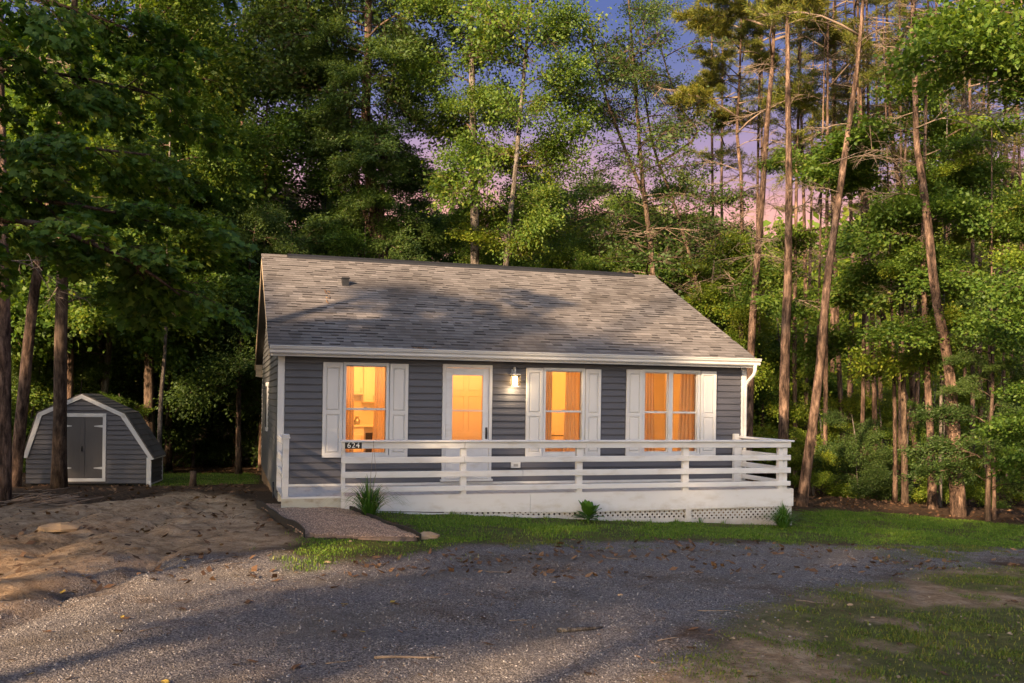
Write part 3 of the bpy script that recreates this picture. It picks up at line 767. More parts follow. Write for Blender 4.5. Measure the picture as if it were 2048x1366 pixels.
MB().box(X - hw + .006, -.125 - hw + .006, zb + .005, X + hw - .006, -.125 + hw - .006, zt - .021).build('glass_shade', glassmat('frosted_lamp_glass', (.93, .90, .84), .5), lamp)
def point(name, loc, energy, color, r=.05):
    l = bpy.data.lights.new(name, 'POINT'); l.energy = energy; l.color = color; l.shadow_soft_size = r
    o = bpy.data.objects.new(name, l); o.location = loc; col.objects.link(o); return o
point('porch_bulb', (X, -.125 - .06, zb - .02), 6.0, (1, .70, .38), .04)

# interior ----------------------------------------------------------------
WL = .12
b = MB(); IW = MB()
ZF, ZC = .12, 2.38
for a, c in ((.13, 2.74), (2.80, 4.20), (4.26, W - .13)):
    yb = {.13: 3.1, 2.80: 1.6, 4.26: 3.4}[a]
    IW.box(a, yb, ZF, c, yb + .05, ZC)
for x in (2.74, 4.20): IW.box(x, .13, ZF, x + .06, 3.5, ZC)
IW.box(.122, .13, ZF, .13, 3.15, ZC); IW.box(W - .13, .13, ZF, W - .122, 3.45, ZC)
IW.build('interior_wall', M['innerwall'], house)
MB().box(.122, .122, .06, W - .122, 3.5, ZF).build('interior_floor', M['floorwood'], house)
MB().box(.122, .122, ZC, W - .122, 3.5, ZC + .04).build('interior_ceiling', M['innerwall'], house)
for nm, loc, e, lab in (('kitchen', (1.7, 1.35, ZC), 36, 'small round ceiling lamp glowing inside the kitchen window'), ('hall', (3.4, .9, ZC), 13, 'small round ceiling lamp glowing behind the storm door'), ('bedroom', (6.5, 1.9, ZC), 44, 'small round ceiling lamp glowing inside the bedroom')):
    t_ = empty('ceiling_lamp', loc, lab, 'ceiling lamp')
    MB().tube([(loc[0], loc[1], ZC - .002), (loc[0], loc[1], ZC - .03)], [.15, .15], 16).build('lamp_base', M['trim'], t_, True)
    MB().tube([(loc[0], loc[1], ZC - .03), (loc[0], loc[1], ZC - .06), (loc[0], loc[1], ZC - .09)], [.14, .12, .05], 16).build('lamp_shade', M['lampglow'], t_, True)
    point(nm + '_bulb', (loc[0], loc[1], ZC - .2), e, (1, .35, .05), .08)
def curtain(x0t, x1t, x0b, x1b, z0, z1, y, folds, lab, seed):
    b = MB(); n = folds * 8; rws = 9; r_ = random.Random(seed); ph = r_.uniform(0, 6); am = [r_.uniform(.6, 1.2) for _ in range(folds + 2)]
    for j in range(rws + 1):
        v = j / rws; z = z1 + (z0 - z1) * v; a = x0t + (x0b - x0t) * v ** 1.4; c = x1t + (x1b - x1t) * v ** 1.4
        for i in range(n + 1):
            u = i / n; k = u * folds
            b.v.append((a + (c - a) * u + .008 * math.sin(k * 6.28 * 2 + ph + v), y + .028 * am[int(k)] * math.sin(k * 6.28 + ph + .5 * v) * (.6 + .6 * v), z))
    for j in range(rws):
        for i in range(n):
            o = j * (n + 1) + i; b.f.append((o, o + 1, o + n + 2, o + n + 1)); b.m.append(0)
    return tag(b.build('curtain', M['curtain'], None, True), lab, 'curtain', 'curtains behind the front windows')
Yc = .20
def fx(px_, py_=800): return onY(px_, py_, Yc)[0]
curtain(fx(686), fx(707), fx(684), fx(708), .45, 2.22, Yc, 4, 'narrow tan curtain drawn aside in the kitchen window, next to the corner', 1)
curtain(fx(750), fx(776), fx(744), fx(778), .45, 2.22, Yc, 4, 'tan curtain in the kitchen window on the side near the storm door', 2)
curtain(fx(1086), fx(1104), fx(1086), fx(1104), .45, 2.22, Yc, 3, 'tan curtain in the single bedroom window, side near the porch lamp', 3)
curtain(fx(1131), fx(1166), fx(1127), fx(1168), .45, 2.22, Yc, 5, 'wide tan curtain in the single bedroom window, side away from the porch lamp', 4)
curtain(fx(1284), fx(1307), fx(1284), fx(1310), .45, 2.22, Yc, 4, 'tan curtain in the first half of the double window', 5)
curtain(fx(1360), fx(1400), fx(1354), fx(1402), .45, 2.22, Yc, 6, 'wide tan curtain in the second half of the double window', 6)
# kitchen units on the back wall
def kx(px_, y=2.7): return onY(px_, 800, y)[0]
def kz(py_, y=2.7): return onY(730, py_, y)[2]
def cab(name, x0, x1, z0, z1, depth, lab, fronts, cat, handle=True):
    t_ = empty(name, ((x0 + x1) / 2, 3.09, z0), lab, cat)
    MB().cbox(x0, 3.1 - depth, z0, x1, 3.098, z1, .004).build('carcass', M['cabinet'], t_)
    for (a, c, e, f_) in fronts:
        d_ = MB(); d_.cbox(a + .012, 3.1 - depth - .022, e + .012, c - .012, 3.1 - depth - .001, f_ - .012, .006); d_.cbox(a + .06, 3.1 - depth - .028, e + .06, c - .06, 3.1 - depth - .022, f_ - .06, .003) if f_ - e > .3 else None
        fo = d_.build('cabinet_front', M['cabinet'], t_)
        if handle: MB().tube([(c - .05, 3.1 - depth - .045, e + .05), (c - .05, 3.1 - depth - .045, min(e + .15, f_ - .03))], .006, 6).build('handle', M['steel'], fo)
yk = 2.76
a0, a1, a2 = kx(690, yk), kx(726, yk), kx(775, yk)
cab('wall_cabinet', a0 - .35, a1, kz(790, yk), 2.36, .34, 'short cream wall cabinet hung in the kitchen window view', [(a0 - .35, a0 + .0, kz(790, yk), 2.36), (a0, a1, kz(790, yk), 2.36)], 'cabinet')
cab('wall_cabinet', a1 + .004, a2, kz(805, yk), 2.36, .36, 'taller cream wall cabinet with its door handle, in the kitchen', [(a1 + .004, (a1 + a2) / 2, kz(805, yk), 2.36), ((a1 + a2) / 2, a2, kz(805, yk), 2.36)], 'cabinet')
yb_ = 2.5; b0, b1, b2 = kx(690, yb_), kx(729, yb_), kx(775, yb_); zc_ = kz(850, yb_)
cab('base_cabinet', b0 - .3, b1 - .004, ZF + .001, zc_ - .04, .6, 'cream base cabinet with stacked drawers under the kitchen counter', [(b0 - .3, b1, ZF + .1 + k * .2, ZF + .29 + k * .2) for k in range(3)], 'cabinet')
t_ = empty('oven', (b1 + .3, 3.0, ZF), 'dark fronted oven under the kitchen counter', 'oven')
MB().cbox(b1, 2.50, ZF + .001, b1 + .6, 3.09, zc_ - .041, .004).build('oven_body', M['steel'], t_)
MB().cbox(b1 + .03, 2.485, ZF + .15, b1 + .57, 2.499, zc_ - .16, .004).build('oven_door', M['dark'], t_)
tag(MB().cbox(b0 - .3, 2.46, zc_ - .04, b2 + .3, 3.09, zc_, .004).build('kitchen_counter', M['cabinet']), 'pale kitchen counter top seen through the kitchen window', 'counter')
q = onY(714, 838, 2.75)
tag(MB().tube([(q[0], 2.75, zc_ + .001), (q[0], 2.75, zc_ + .10), (q[0], 2.75, zc_ + .12), (q[0], 2.75, zc_ + .17)], [.06, .07, .04, .035], 12).build('kitchen_jar', M['steel'], None, True), 'small dull jar standing on the kitchen counter', 'jar')
# bed and chair in the bedroom
def bed(x0, x1, lab):
    t_ = empty('bed', ((x0 + x1) / 2, 2.6, ZF), lab, 'bed')
    MB().cbox(x0, 1.6, ZF + .25, x1, 3.38, ZF + .52, .04).build('mattress', M['bedding'], t_)
    fr = MB()
    for xx in (x0 + .02, x1 - .02): fr.tube([(xx, 1.56, ZF + .001), (xx, 1.56, ZF + .72)], .02, 8)
    for k in range(4): fr.tube([(x0 + .02, 1.56, ZF + .34 + k * .12), (x1 - .02, 1.56, ZF + .34 + k * .12)], .012, 6)
    fr.build('footboard', M['dark'], t_)
    for xx in (x0 + .35, x1 - .35):
        pl = MB(); 
        for k in range(5): pass
        pl.cbox(xx - .27, 2.95, ZF + .53, xx + .27, 3.3, ZF + .78, .07); pl.build('pillow', M['bedding'], t_)
bed(4.7, 6.3, 'bed with pale pillows and a dark metal footboard in the bedroom')
t_ = empty('chair', (7.6, 2.3, ZF), 'dark slatted chair seen in the double window', 'chair')
for xx in (7.4, 7.8):
    MB().tube([(xx, 2.5, ZF + .001), (xx, 2.52, ZF + 1.0)], .02, 6).build('leg', M['dark'], t_); MB().tube([(xx, 2.1, ZF + .001), (xx, 2.1, ZF + .45)], .02, 6).build('leg', M['dark'], t_)
MB().cbox(7.37, 2.07, ZF + .45, 7.83, 2.53, ZF + .49, .01).build('seat', M['dark'], t_)
for k in range(3): MB().cbox(7.4, 2.505, ZF + .6 + k * .14, 7.8, 2.53, ZF + .68 + k * .14, .006).build('back_slat', M['dark'], t_)

# ------------------------------------------------------------------ deck
DY = -1.75
deck = empty('front_deck', (4.6, DY, Gz(4.6, DY)), 'white painted porch deck with horizontal board railing and lattice skirt', 'deck')
ys = np.linspace(DY + .03, -.03, 14)
for i in range(13):
    MB().cbox(-.03, ys[i] + .003, -.055, W + .02, ys[i + 1] - .003, -.022 - .001 * (i % 2), .003).build('deck_board', M['deckfloor'], deck)
# front edge: fascia boards, bottom edge falling with the ground
def zbot(x): return float(np.interp(x, [-.1, .9, 2.4, 4.9, 7.0, 9.3], [-.14, -.245, -.31, -.372, -.365, -.352]))
def fascia(x0, x1, name, mat, z1=-.03, f=zbot, y0=DY, t=.035):
    b = MB(); n = max(1, int((x1 - x0) / .5)); o = 0
    for k in range(n + 1):
        x = x0 + (x1 - x0) * k / n
        b.v += [(x, y0, f(x)), (x, y0 + t, f(x)), (x, y0 + t, z1(x) if callable(z1) else z1), (x, y0, z1(x) if callable(z1) else z1)]
    for k in range(n):
        a = k * 4
        for p_, q_ in ((0, 1), (1, 2), (2, 3), (3, 0)): b.f.append((a + p_, a + q_, a + 4 + q_, a + 4 + p_)); b.m.append(0)
    b.f += [(0, 3, 2, 1), (n * 4, n * 4 + 1, n * 4 + 2, n * 4 + 3)]; b.m += [0, 0]
    return b.build(name, mat, deck)
fascia(-.035, .898, 'step_board', M['concrete'], -.05, lambda x: Gz(x, DY) - .25)
fascia(-.035, .898, 'edge_board', M['white'], -.024, lambda x: -.052, DY - .012, .04)
fascia(.90, 4.10, 'fascia_board', M['white']); fascia(4.104, 9.27, 'fascia_board', M['white'])
# skirt board near the ground and lattice between
def zsk(x): return float(np.interp(x, [.9, 2.4, 5.6, 8.9, 9.3], [-.262, -.325, -.478, -.600, -.61]))
def zskb(x): return zsk(x) - float(np.interp(x, [.9, 2.4, 5.6, 9.3], [.02, .085, .10, .105]))
fascia(1.0, 4.40, 'skirt_board', M['white'], zsk, zskb, DY + .012, .03); fascia(4.404, 9.25, 'skirt_board', M['white'], zsk, zskb, DY + .012, .03)
def lattice(x0, x1):
    b = MB(); sp, wd = .095, .034; k = int(x0 / sp) - 12
    def zt(x): return zbot(x) + .03
    while k * sp < x1 + 1:
        c = k * sp
        for sgn in (1, -1):
            p0 = None; run = []
            for t_ in np.linspace(-.75, -.2, 45):
                x = c + sgn * (t_ + .45); z = t_
                if x0 < x < x1 and zsk(x) - .03 < z < zt(x): run.append((x, z))
            if len(run) >= 2:
                (xa, za), (xb, zb2) = run[0], run[-1]; yo = DY + .048 + (.006 if sgn > 0 else 0)
                h = wd * .707
                b.quad((xa - h, yo, za), (xa + h, yo, za), (xb + h, yo, zb2), (xb - h, yo, zb2))
                b.quad((xa - h, yo + .006, za), (xb - h, yo + .006, zb2), (xb + h, yo + .006, zb2), (xa + h, yo + .006, za))
        k += 1
    b.build('lattice', M['white'], deck)
lattice(2.6, 7.05); lattice(7.17, 9.2)
MB().cbox(7.05, DY + .004, -.66, 7.16, DY + .06, -.30, .004).build('skirt_post', M['white'], deck)
MB().cbox(9.18, DY + .038, -.76, 9.26, DY + .10, -.05, .004).build('skirt_post', M['white'], deck)
# right end of the deck
b = MB(); b.box(9.232, DY + .102, -.36, 9.262, -.05, -.03); b.build('fascia_board', M['white'], deck)
MB().box(1.0, -.2, -1.1, 9.2, -.16, -.06).build('deck_beam', M['found'], deck)
# posts
def post(x0, x1, y0, y1, z0, z1, name='post'): return MB().cbox(x0, y0, z0, x1, y1, z1, .005).build(name, M['white'], deck)
FY = DY - .04                                         # front face of the rail boards
post(.905, .963, DY - .002, DY + .088, -.26, .845)
for x0, x1 in ((2.874, 2.977), (4.941, 5.052), (6.984, 7.100), (8.948, 9.040), (9.042, 9.132)):
    post(x0, x1, DY + .002, DY + .09, -.05, .845)
def rail(x0, x1, z0, z1, name='rail_board'): 
    sl = rng.uniform(-.004, .004)
    return MB().cbox(x0, FY, z0 + sl * .3, x1, FY + .037, z1 + sl * .3, .005).build(name, M['white'], deck)
JT = {0: (2.93, 5.10, 9.185), 1: (2.93, 7.06, 9.185), 2: (3.95, 7.04, 9.185), 3: (2.93, 7.06, 9.185)}
for k, (z0, z1) in enumerate(((.742, .845), (.505, .603), (.270, .370), (.034, .121))):
    xa = .895
    for xb in JT[k]: rail(xa, xb - .003, z0, z1); xa = xb
xa = .885
for xb in (2.93, 7.02, 9.235): MB().cbox(xa, FY - .035, .8455, xb - .003, FY + .14, .880, .006).build('rail_cap', M['white'], deck); xa = xb
# rails closing the right end
for k, (z0, z1) in enumerate(((.742, .845), (.505, .603), (.270, .370), (.034, .121))):
    MB().cbox(9.136, DY + .095, z0, 9.172, -.06, z1, .005).build('rail_board', M['white'], deck)
MB().cbox(9.05, FY + .143, .8457, 9.235, -.03, .880, .006).build('rail_cap', M['white'], deck)
post(8.955, 9.06, -.145, -.055, -.03, .93); post(9.062, 9.132, -.13, -.05, -.03, .845)
# left end: capped newel post and its rails
post(-.022, .077, DY - .01, DY + .09, -.022, .90); MB().cbox(-.035, DY - .025, .90, .092, DY + .105, .935, .006).build('post_cap', M['white'], deck); MB().cbox(-.028, DY - .018, .935, .085, DY + .098, .975, .01).build('post_cap', M['white'], deck)
for z0, z1 in ((.80, .90), (.52, .62), (.26, .36)): MB().cbox(-.03, DY + .092, z0, .005, -.06, z1, .005).build('rail_board', M['white'], deck)
post(-.03, .05, -.13, -.05, -.03, .88)
# house number
s0, s1 = onY(690, 884.5, FY - .002), onY(723.5, 897.5, FY - .002)
sg = empty('house_number_sign', (s0[0], FY, s1[2]), 'small black house number plate reading 624 on the deck railing', 'sign')
pl = MB().cbox(s0[0], FY - .006, s1[2], s1[0], FY - .0005, s0[2], .002).build('plate', M['plate'], sg)
cu = bpy.data.curves.new('digits', 'FONT'); cu.body = '624'; cu.size = .125; cu.extrude = .0015; cu.align_x = 'CENTER'; cu.align_y = 'CENTER'; cu.space_character = 1.12
to = bpy.data.objects.new('digits', cu); col.objects.link(to)
bpy.context.view_layer.update()
me = bpy.data.meshes.new_from_object(to); bpy.data.objects.remove(to)
me.materials.clear(); me.materials.append(M['digit'])
do = link('digits', me, sg); do.matrix_parent_inverse = Matrix.Identity(4); do.matrix_local = Matrix.Translation(-sg.location) @ Matrix.Translation(Vector(((s0[0] + s1[0]) / 2, FY - .0085, (s0[2] + s1[2]) / 2))) @ Matrix.Rotation(rad(90), 4, 'X')

# ------------------------------------------------------------------ shed
sA = P(50, 967, 21.8); sB = sA + (RV * math.cos(rad(9)) + FV * math.sin(rad(9))) * 2.80
su = np.array([sB[0] - sA[0], sB[1] - sA[1], 0]); SW = float(np.linalg.norm(su)); su /= SW; sn = np.array([-su[1], su[0], 0])
SZ = sA[2]; SLEN = 1.3
shed = empty('garden_shed', (sA + (sB - sA) / 2), 'small grey gambrel roofed shed with white trim and double doors behind a pine', 'shed')
SM = Matrix(((su[0], sn[0], 0, sA[0]), (su[1], sn[1], 0, sA[1]), (0, 0, 1, SZ), (0, 0, 0, 1)))
def sbuild(b, name, mat, par=None):
    b.v = [tuple(SM @ Vector(v)) for v in b.v]; return b.build(name, mat, par or shed)
def sl_(px_, py_):                                     # image point to (along, height) on the shed front
    d = ray(px_, py_); n = np.array([sn[0], sn[1], 0]); t = ((sA - CAM) @ n) / (d @ n); q = CAM + d * t
    return float((q - sA) @ su), float(q[2] - SZ)
pk = sl_(166, 792); bl = sl_(78, 829); br = sl_(248, 830); el = sl_(51, 905); er = sl_(286, 922)
h_e = .5 * (el[1] + er[1]) + .02; h_b = .5 * (bl[1] + br[1]); h_p = pk[1]
xb0, xb1, xp = bl[0], br[0], .5 * (bl[0] + br[0])
out = [(0, 0), (0, h_e), (xb0, h_b), (xp, h_p), (xb1, h_b), (SW, h_e), (SW, 0)]
def wid(z):
    if z <= h_e: return 0, SW
    if z <= h_b: f = (z - h_e) / (h_b - h_e); return xb0 * f, SW + (xb1 - SW) * f
    f = (z - h_b) / (h_p - h_b); return xb0 + (xp - xb0) * f, xb1 + (xp - xb1) * f
b = MB(); b.prism([(x + (.01 if x < SW / 2 else -.01), max(z - .02, 0)) for x, z in out], 'y', .012, SLEN); sbuild(b, 'wall', M['siding'])
d0, d1 = sl_(126, 900)[0], sl_(212, 900)[0]; dt_ = sl_(190, 827)[1]; db_ = sl_(190, 963)[1]
z = 0
while z < h_p - .06:
    zt = min(z + .115, h_p - .03); a0_, a1_ = wid(zt - .02); a0_ += .02; a1_ -= .02
    iv = [(a0_, a1_)] if not (z < dt_ - .02 and zt > db_ + .05) else [(a0_, d0), (d1, a1_)]
    for p_, q_ in iv:
        if q_ - p_ > .05: b = MB(); b.prism([(.011, zt), (.008, zt), (.008, zt - .016), (.0, zt - .02), (-.012, z + .010), (-.009, z), (.011, z)], 'x', p_, q_); sbuild(b, 'siding_board', M['siding'])
    z += .115
z = 0
while z < h_e - .12:
    b = MB(); b.prism([(SW - .005, z + .115), (SW - .002, z + .115), (SW - .002, z + .099), (SW + .006, z + .095), (SW + .018, z + .010), (SW + .015, z), (SW - .005, z)], 'y', .03, SLEN - .03); sbuild(b, 'siding_board', M['siding']); z += .115
# gambrel roof planes and white trims
def offs(pts, o): return pts
rp = [(-.05, h_e - .05), (xb0 - .02, h_b + .03), (xp, h_p + .04), (xb1 + .02, h_b + .03), (SW + .06, h_e - .05)]
srf = None
for k in range(4):
    (xa, za), (xc, zc2) = rp[k], rp[k + 1]; nx_, nz_ = -(zc2 - za), (xc - xa); L_ = math.hypot(nx_, nz_); nx_, nz_ = nx_ / L_, nz_ / L_
    b = MB(); b.prism([(xa, za), (xc, zc2), (xc + nx_ * .018, zc2 + nz_ * .018), (xa + nx_ * .018, za + nz_ * .018)], 'y', -.035, SLEN + .05); r_ = sbuild(b, 'roof', M['shedroof'])
    nrow = max(2, int(L_ / .15))
    for j in range(nrow):
        f0, f1 = (j / nrow, (j + 1) / nrow) if k < 2 else (1 - j / nrow, 1 - (j + 1) / nrow)
        pa = (xa + (xc - xa) * f0, za + (zc2 - za) * f0); pb = (xa + (xc - xa) * f1, za + (zc2 - za) * f1)
        b = MB(); b.prism([(pa[0] + nx_ * .019, pa[1] + nz_ * .019), (pb[0] + nx_ * .019, pb[1] + nz_ * .019), (pb[0] + nx_ * .022, pb[1] + nz_ * .022), (pa[0] + nx_ * .034, pa[1] + nz_ * .034)], 'y', -.04, SLEN + .055)
        sbuild(b, 'shingle_course', M['shedroof'], r_)
    b = MB(); o_ = .10; b.prism([(xa, za), (xc, zc2), (xc - nx_ * o_ * .0, zc2 - o_), (xa - nx_ * 0 + (.085 if k == 0 else -.085 if k == 3 else 0), za - (o_ if k in (1, 2) else .02))] if k in (1, 2) else
                                ([(xa, za), (xc, zc2), (xc + .09, zc2 - .06), (xa + .10, za - .0)] if k == 0 else [(xa, za), (xc, zc2), (xc - .10, zc2), (xa - .09, za - .06)]), 'y', -.034, -.013)
    sbuild(b, 'rake_trim', M['trim'])
for x0_, x1_ in ((-.005, .09), (SW - .09, SW + .018)):
    if x0_ < 1: continue
    b = MB(); b.cbox(x0_, -.02, -.03, x1_, .03, h_e - .03, .004); sbuild(b, 'corner_trim', M['trim'])
b = MB(); b.cbox(SW - .002, SLEN - .08, -.03, SW + .02, SLEN, h_e - .03, .004); sbuild(b, 'corner_trim', M['trim'])
b = MB(); b.cbox(SW - .002, .03, -.04, SW + .02, SLEN - .08, .0, .004); sbuild(b, 'base_trim', M['trim'])
b = MB(); b.cbox(SW + .0, -.03, h_e - .08, SW + .075, SLEN + .04, h_e - .052, .004); sbuild(b, 'eave_trim', M['trim'])
b = MB(); b.cbox(d0 - .08, -.024, db_, d0 + .0, .02, dt_, .004); b.cbox(d1 - .075, -.024, db_, d1 + .0, .02, dt_, .004); b.cbox(d0 + .001, -.023, dt_ - .085, d1 - .076, .02, dt_, .004); b.cbox(d0 + .001, -.023, db_, d1 - .076, .02, db_ + .075, .004)
sd = sbuild(b, 'door', M['trim'])
dm = (d0 + d1 - .075) / 2
for x0_, x1_ in ((d0 + .003, dm - .004), (dm + .004, d1 - .078)):
    b = MB(); b.cbox(x0_, -.010, db_ + .078, x1_, .015, dt_ - .088, .003); sbuild(b, 'door_leaf', M['sheddoor'], sd)
b = MB(); b.cbox(dm - .045, -.020, db_ + .08, dm + .045, -.0105, dt_ - .09, .003); sbuild(b, 'cover_strip', M['sheddoor'], sd)
for zz in (db_ + .32, dt_ - .30):
    for sx in (-1, 1):
        xh = d1 - .078 if sx > 0 else d0 + .003
        b = MB(); b.prism([(xh, zz - .03), (xh, zz + .03), (xh - sx * .19, zz + .008), (xh - sx * .19, zz - .008)], 'y', -.016, -.0105); sbuild(b, 'hinge', M['trim'], sd)
b = MB(); b.cbox(dm - .03, -.034, db_ + .72, dm - .0, -.021, db_ + .84, .003); b.tube([(dm - .02, -.03, db_ + .8), (dm - .02, -.06, db_ + .79), (dm - .02, -.06, db_ + .73)], .008, 6); sbuild(b, 'handle', M['dark'], sd)
b = MB(); b.box(.1, .12, -.45, SW - .1, SLEN - .1, -.0); sbuild(b, 'skid_base', M['dark'])
print('house', len(bpy.data.objects))

M['clod'] = leafmat('earth_clod', [(0, (.08, .055, .036)), (.5, (.17, .12, .078)), (.9, (.28, .21, .14)), (1, (.40, .33, .25))], 0, .9)
# ------------------------------------------------------------------ small ground things
NR = np.random.default_rng(7)
def blades(name, xs_, ys_, zs_, h, w, bend, mat, seed, label):
    r = np.random.default_rng(seed); n = len(xs_)
    a = r.uniform(0, 2 * np.pi, n); ca, sa = np.cos(a), np.sin(a); b_ = r.uniform(.15, 1, n) * bend; da = a + r.normal(0, .6, n) + 1.57
    h = h * r.uniform(.55, 1.25, n); w = w * r.uniform(.7, 1.3, n)
    base = np.stack([xs_, ys_, zs_], 1); tip = base + np.stack([np.cos(da) * b_ * h, np.sin(da) * b_ * h, h * (1 - .35 * b_)], 1)
    mid = base + np.stack([np.cos(da) * b_ * h * .3, np.sin(da) * b_ * h * .3, h * .58], 1); sd_ = np.stack([ca * w, sa * w, np.zeros(n)], 1)
    V = np.stack([base - sd_, base + sd_, mid - sd_ * .8, mid + sd_ * .8, tip], 1).reshape(-1, 3); o = np.arange(n)[:, None] * 5
    me = npmesh(name, V, [o + np.array([[0, 1, 3, 2]]), o + np.array([[2, 3, 4]])], [mat])
    return tag(link(name, me), label, 'grass', kind='stuff')
def scatter(n, x0, x1, y0, y1, seed):
    r = np.random.default_rng(seed); return r.uniform(x0, x1, n), r.uniform(y0, y1, n), r
def in_bed(x, y): return sdist(x, y, Z_BED) > -.05
def lawn_ok(x, y): return ~((x > -.1) & (x < W + .05) & (y > DY + .02) & (y < D)) & ~in_bed(x, y)
x, y, r = scatter(300000, 0, 17, -6.2, 3.2, 1)
m_ = zones(x, y)[3]; k = (r.random(len(x)) < m_ ** 1.6 * (.12 + .88 * sstep(.34, .62, fbm(x * 1.6, y * 1.6, 5)))) & lawn_ok(x, y)
x, y = x[k][:110000], y[k][:110000]
blades('lawn_grass', x, y, G(x, y) - .005, (.028 + .06 * fbm(x * .8, y * .8, 6) ** 1.5 * sstep(-.1, .7, sdist(x, y, Z_LAWN))), .0058, 1.0, M['grass'], 2, 'short green lawn grass between the deck and the gravel drive')
x, y, r = scatter(330000, 2.0, 14, -12.2, -4.0, 3)
zz_ = zones(x, y); m_ = np.maximum(zz_[4], zz_[6]) * (1 - zz_[3]); k = (r.random(len(x)) < m_ * .8 * (.12 + .88 * sstep(.40, .66, fbm(x * 2.3, y * 2.3, 15)))) & lawn_ok(x, y)
x, y = x[k][:95000], y[k][:95000]
blades('rough_grass', x, y, G(x, y) - .005, .02 + .055 * fbm(x * 1.3, y * 1.3, 16) ** 1.6, .0044, 1.1, M['grass_dry'], 4, 'thin patchy rough grass growing on bare earth beside the drive')
x, y, r = scatter(40000, -3.4, 2.6, -6.5, -3.6, 5)
m_ = zones(x, y)[6]; k = (r.random(len(x)) < m_ * .6); x, y = x[k], y[k]
xb_, yb2, r = scatter(30000, -3.2, 0, 6.6, 14, 6); m_ = zones(xb_, yb2)[5]; k = (r.random(len(xb_)) < m_ * .6) & lawn_ok(xb_, yb2)
x = np.concatenate([x, xb_[k]]); y = np.concatenate([y, yb2[k]])
blades('sparse_grass', x, y, G(x, y) - .005, np.full(len(x), .06), .004, .8, M['grass'], 7, 'sparse grass seeded into the gravel edge and behind the cottage')
def stones(name, x, y, zlift, smin, smax, mat, seed, label, zf=G):
    r = np.random.default_rng(seed); n = len(x); z = zf(x, y) + zlift
    s = (smin + (smax - smin) * r.random(n) ** 2.2)[:, None]
    base = np.array([(1, 0, 0), (-.5, .87, 0), (-.5, -.87, 0), (.35, .3, .62), (-.42, -.05, .58), (.1, -.4, .6)])
    V = base[None] * s[:, :, None] * r.uniform(.65, 1.35, (n, 6, 3)); a = r.uniform(0, 6.28, n); ca, sa = np.cos(a)[:, None], np.sin(a)[:, None]
    V = np.stack([V[:, :, 0] * ca - V[:, :, 1] * sa, V[:, :, 0] * sa + V[:, :, 1] * ca, V[:, :, 2]], 2) + np.stack([x, y, z], 1)[:, None]
    o = np.arange(n)[:, None] * 6
    F_ = np.array([(3, 4, 5), (0, 1, 3), (1, 4, 3), (1, 2, 4), (2, 5, 4), (2, 0, 5), (0, 3, 5)])
    me = npmesh(name, V.reshape(-1, 3), [(o[:, :, None] + F_[None]).reshape(-1, 3)], [mat])
    return tag(link(name, me), label, 'gravel', kind='stuff')
x, y, r = scatter(95000, -5, 11, -12.2, -3.9, 11)
d_ = np.hypot(x - CAM[0], y - CAM[1]); k = (r.random(len(x)) < zones(x, y)[0] * .85 * np.clip(9 / d_, .2, 1)) & ((x - CAM[0]) > -.32 * (y - CAM[1]) - .6); x, y = x[k], y[k]
stones('drive_gravel', x, y, -.003, .003, .016, M['stone'], 12, 'loose grey crushed stone spread over the drive')
x, y, r = scatter(60000, -6, 11, -12.2, 4, 13)
zz_ = zones(x, y); k = (r.random(len(x)) < zz_[2] * (.05 + .5 * sstep(.5, .75, fbm(x * 1.2, y * 1.2, 93)))); x, y = x[k], y[k]
stones('earth_pebbles', x, y, -.006, .005, .034, M['clod'], 14, 'scattered tan pebbles on the bare earth')
# pea gravel bed and its edging
BXY = Z_BED
def bedz(x, y): return G(x, y, False) + .05 + .03 * sstep(0, .5, sdist(x, y, Z_BED)) + (vnoise(x * 6, y * 6, 4) - .5) * .02
bx_ = np.linspace(BXY[:, 0].min() - .05, BXY[:, 0].max() + .05, 40); by_ = np.linspace(BXY[:, 1].min() - .05, BXY[:, 1].max() + .05, 44)
bX, bY = np.meshgrid(bx_, by_, indexing='ij'); s_ = sdist(bX, bY, Z_BED)
bZ = np.where(s_ > 0, bedz(bX, bY), G(bX, bY, False) - .08)
i0 = (np.arange(39)[:, None] * 44 + np.arange(43)[None]).ravel()
bq = np.stack([i0, i0 + 44, i0 + 45, i0 + 1], 1); keep = (s_.reshape(-1)[bq] > -.12).all(1)
tag(link('gravel_bed', npmesh('gravel_bed', np.stack([bX, bY, bZ], -1).reshape(-1, 3), [bq[keep]], [paint('pea_gravel_base', (.21, .145, .105), .9, .3, 30, bmp=.9, fine=60)], smooth=True)), 'brown pea gravel bed leading up to the open end of the deck', kind='structure')
x, y, r = scatter(22000, BXY[:, 0].min(), BXY[:, 0].max(), BXY[:, 1].min() - .1, BXY[:, 1].max(), 17)
k = sdist(x, y, Z_BED) > -.02; x, y = x[k], y[k]
stones('pea_gravel', x, y, -.003, .007, .016, M['pea'], 18, 'brown pea gravel filling the bed at the deck entrance', bedz)
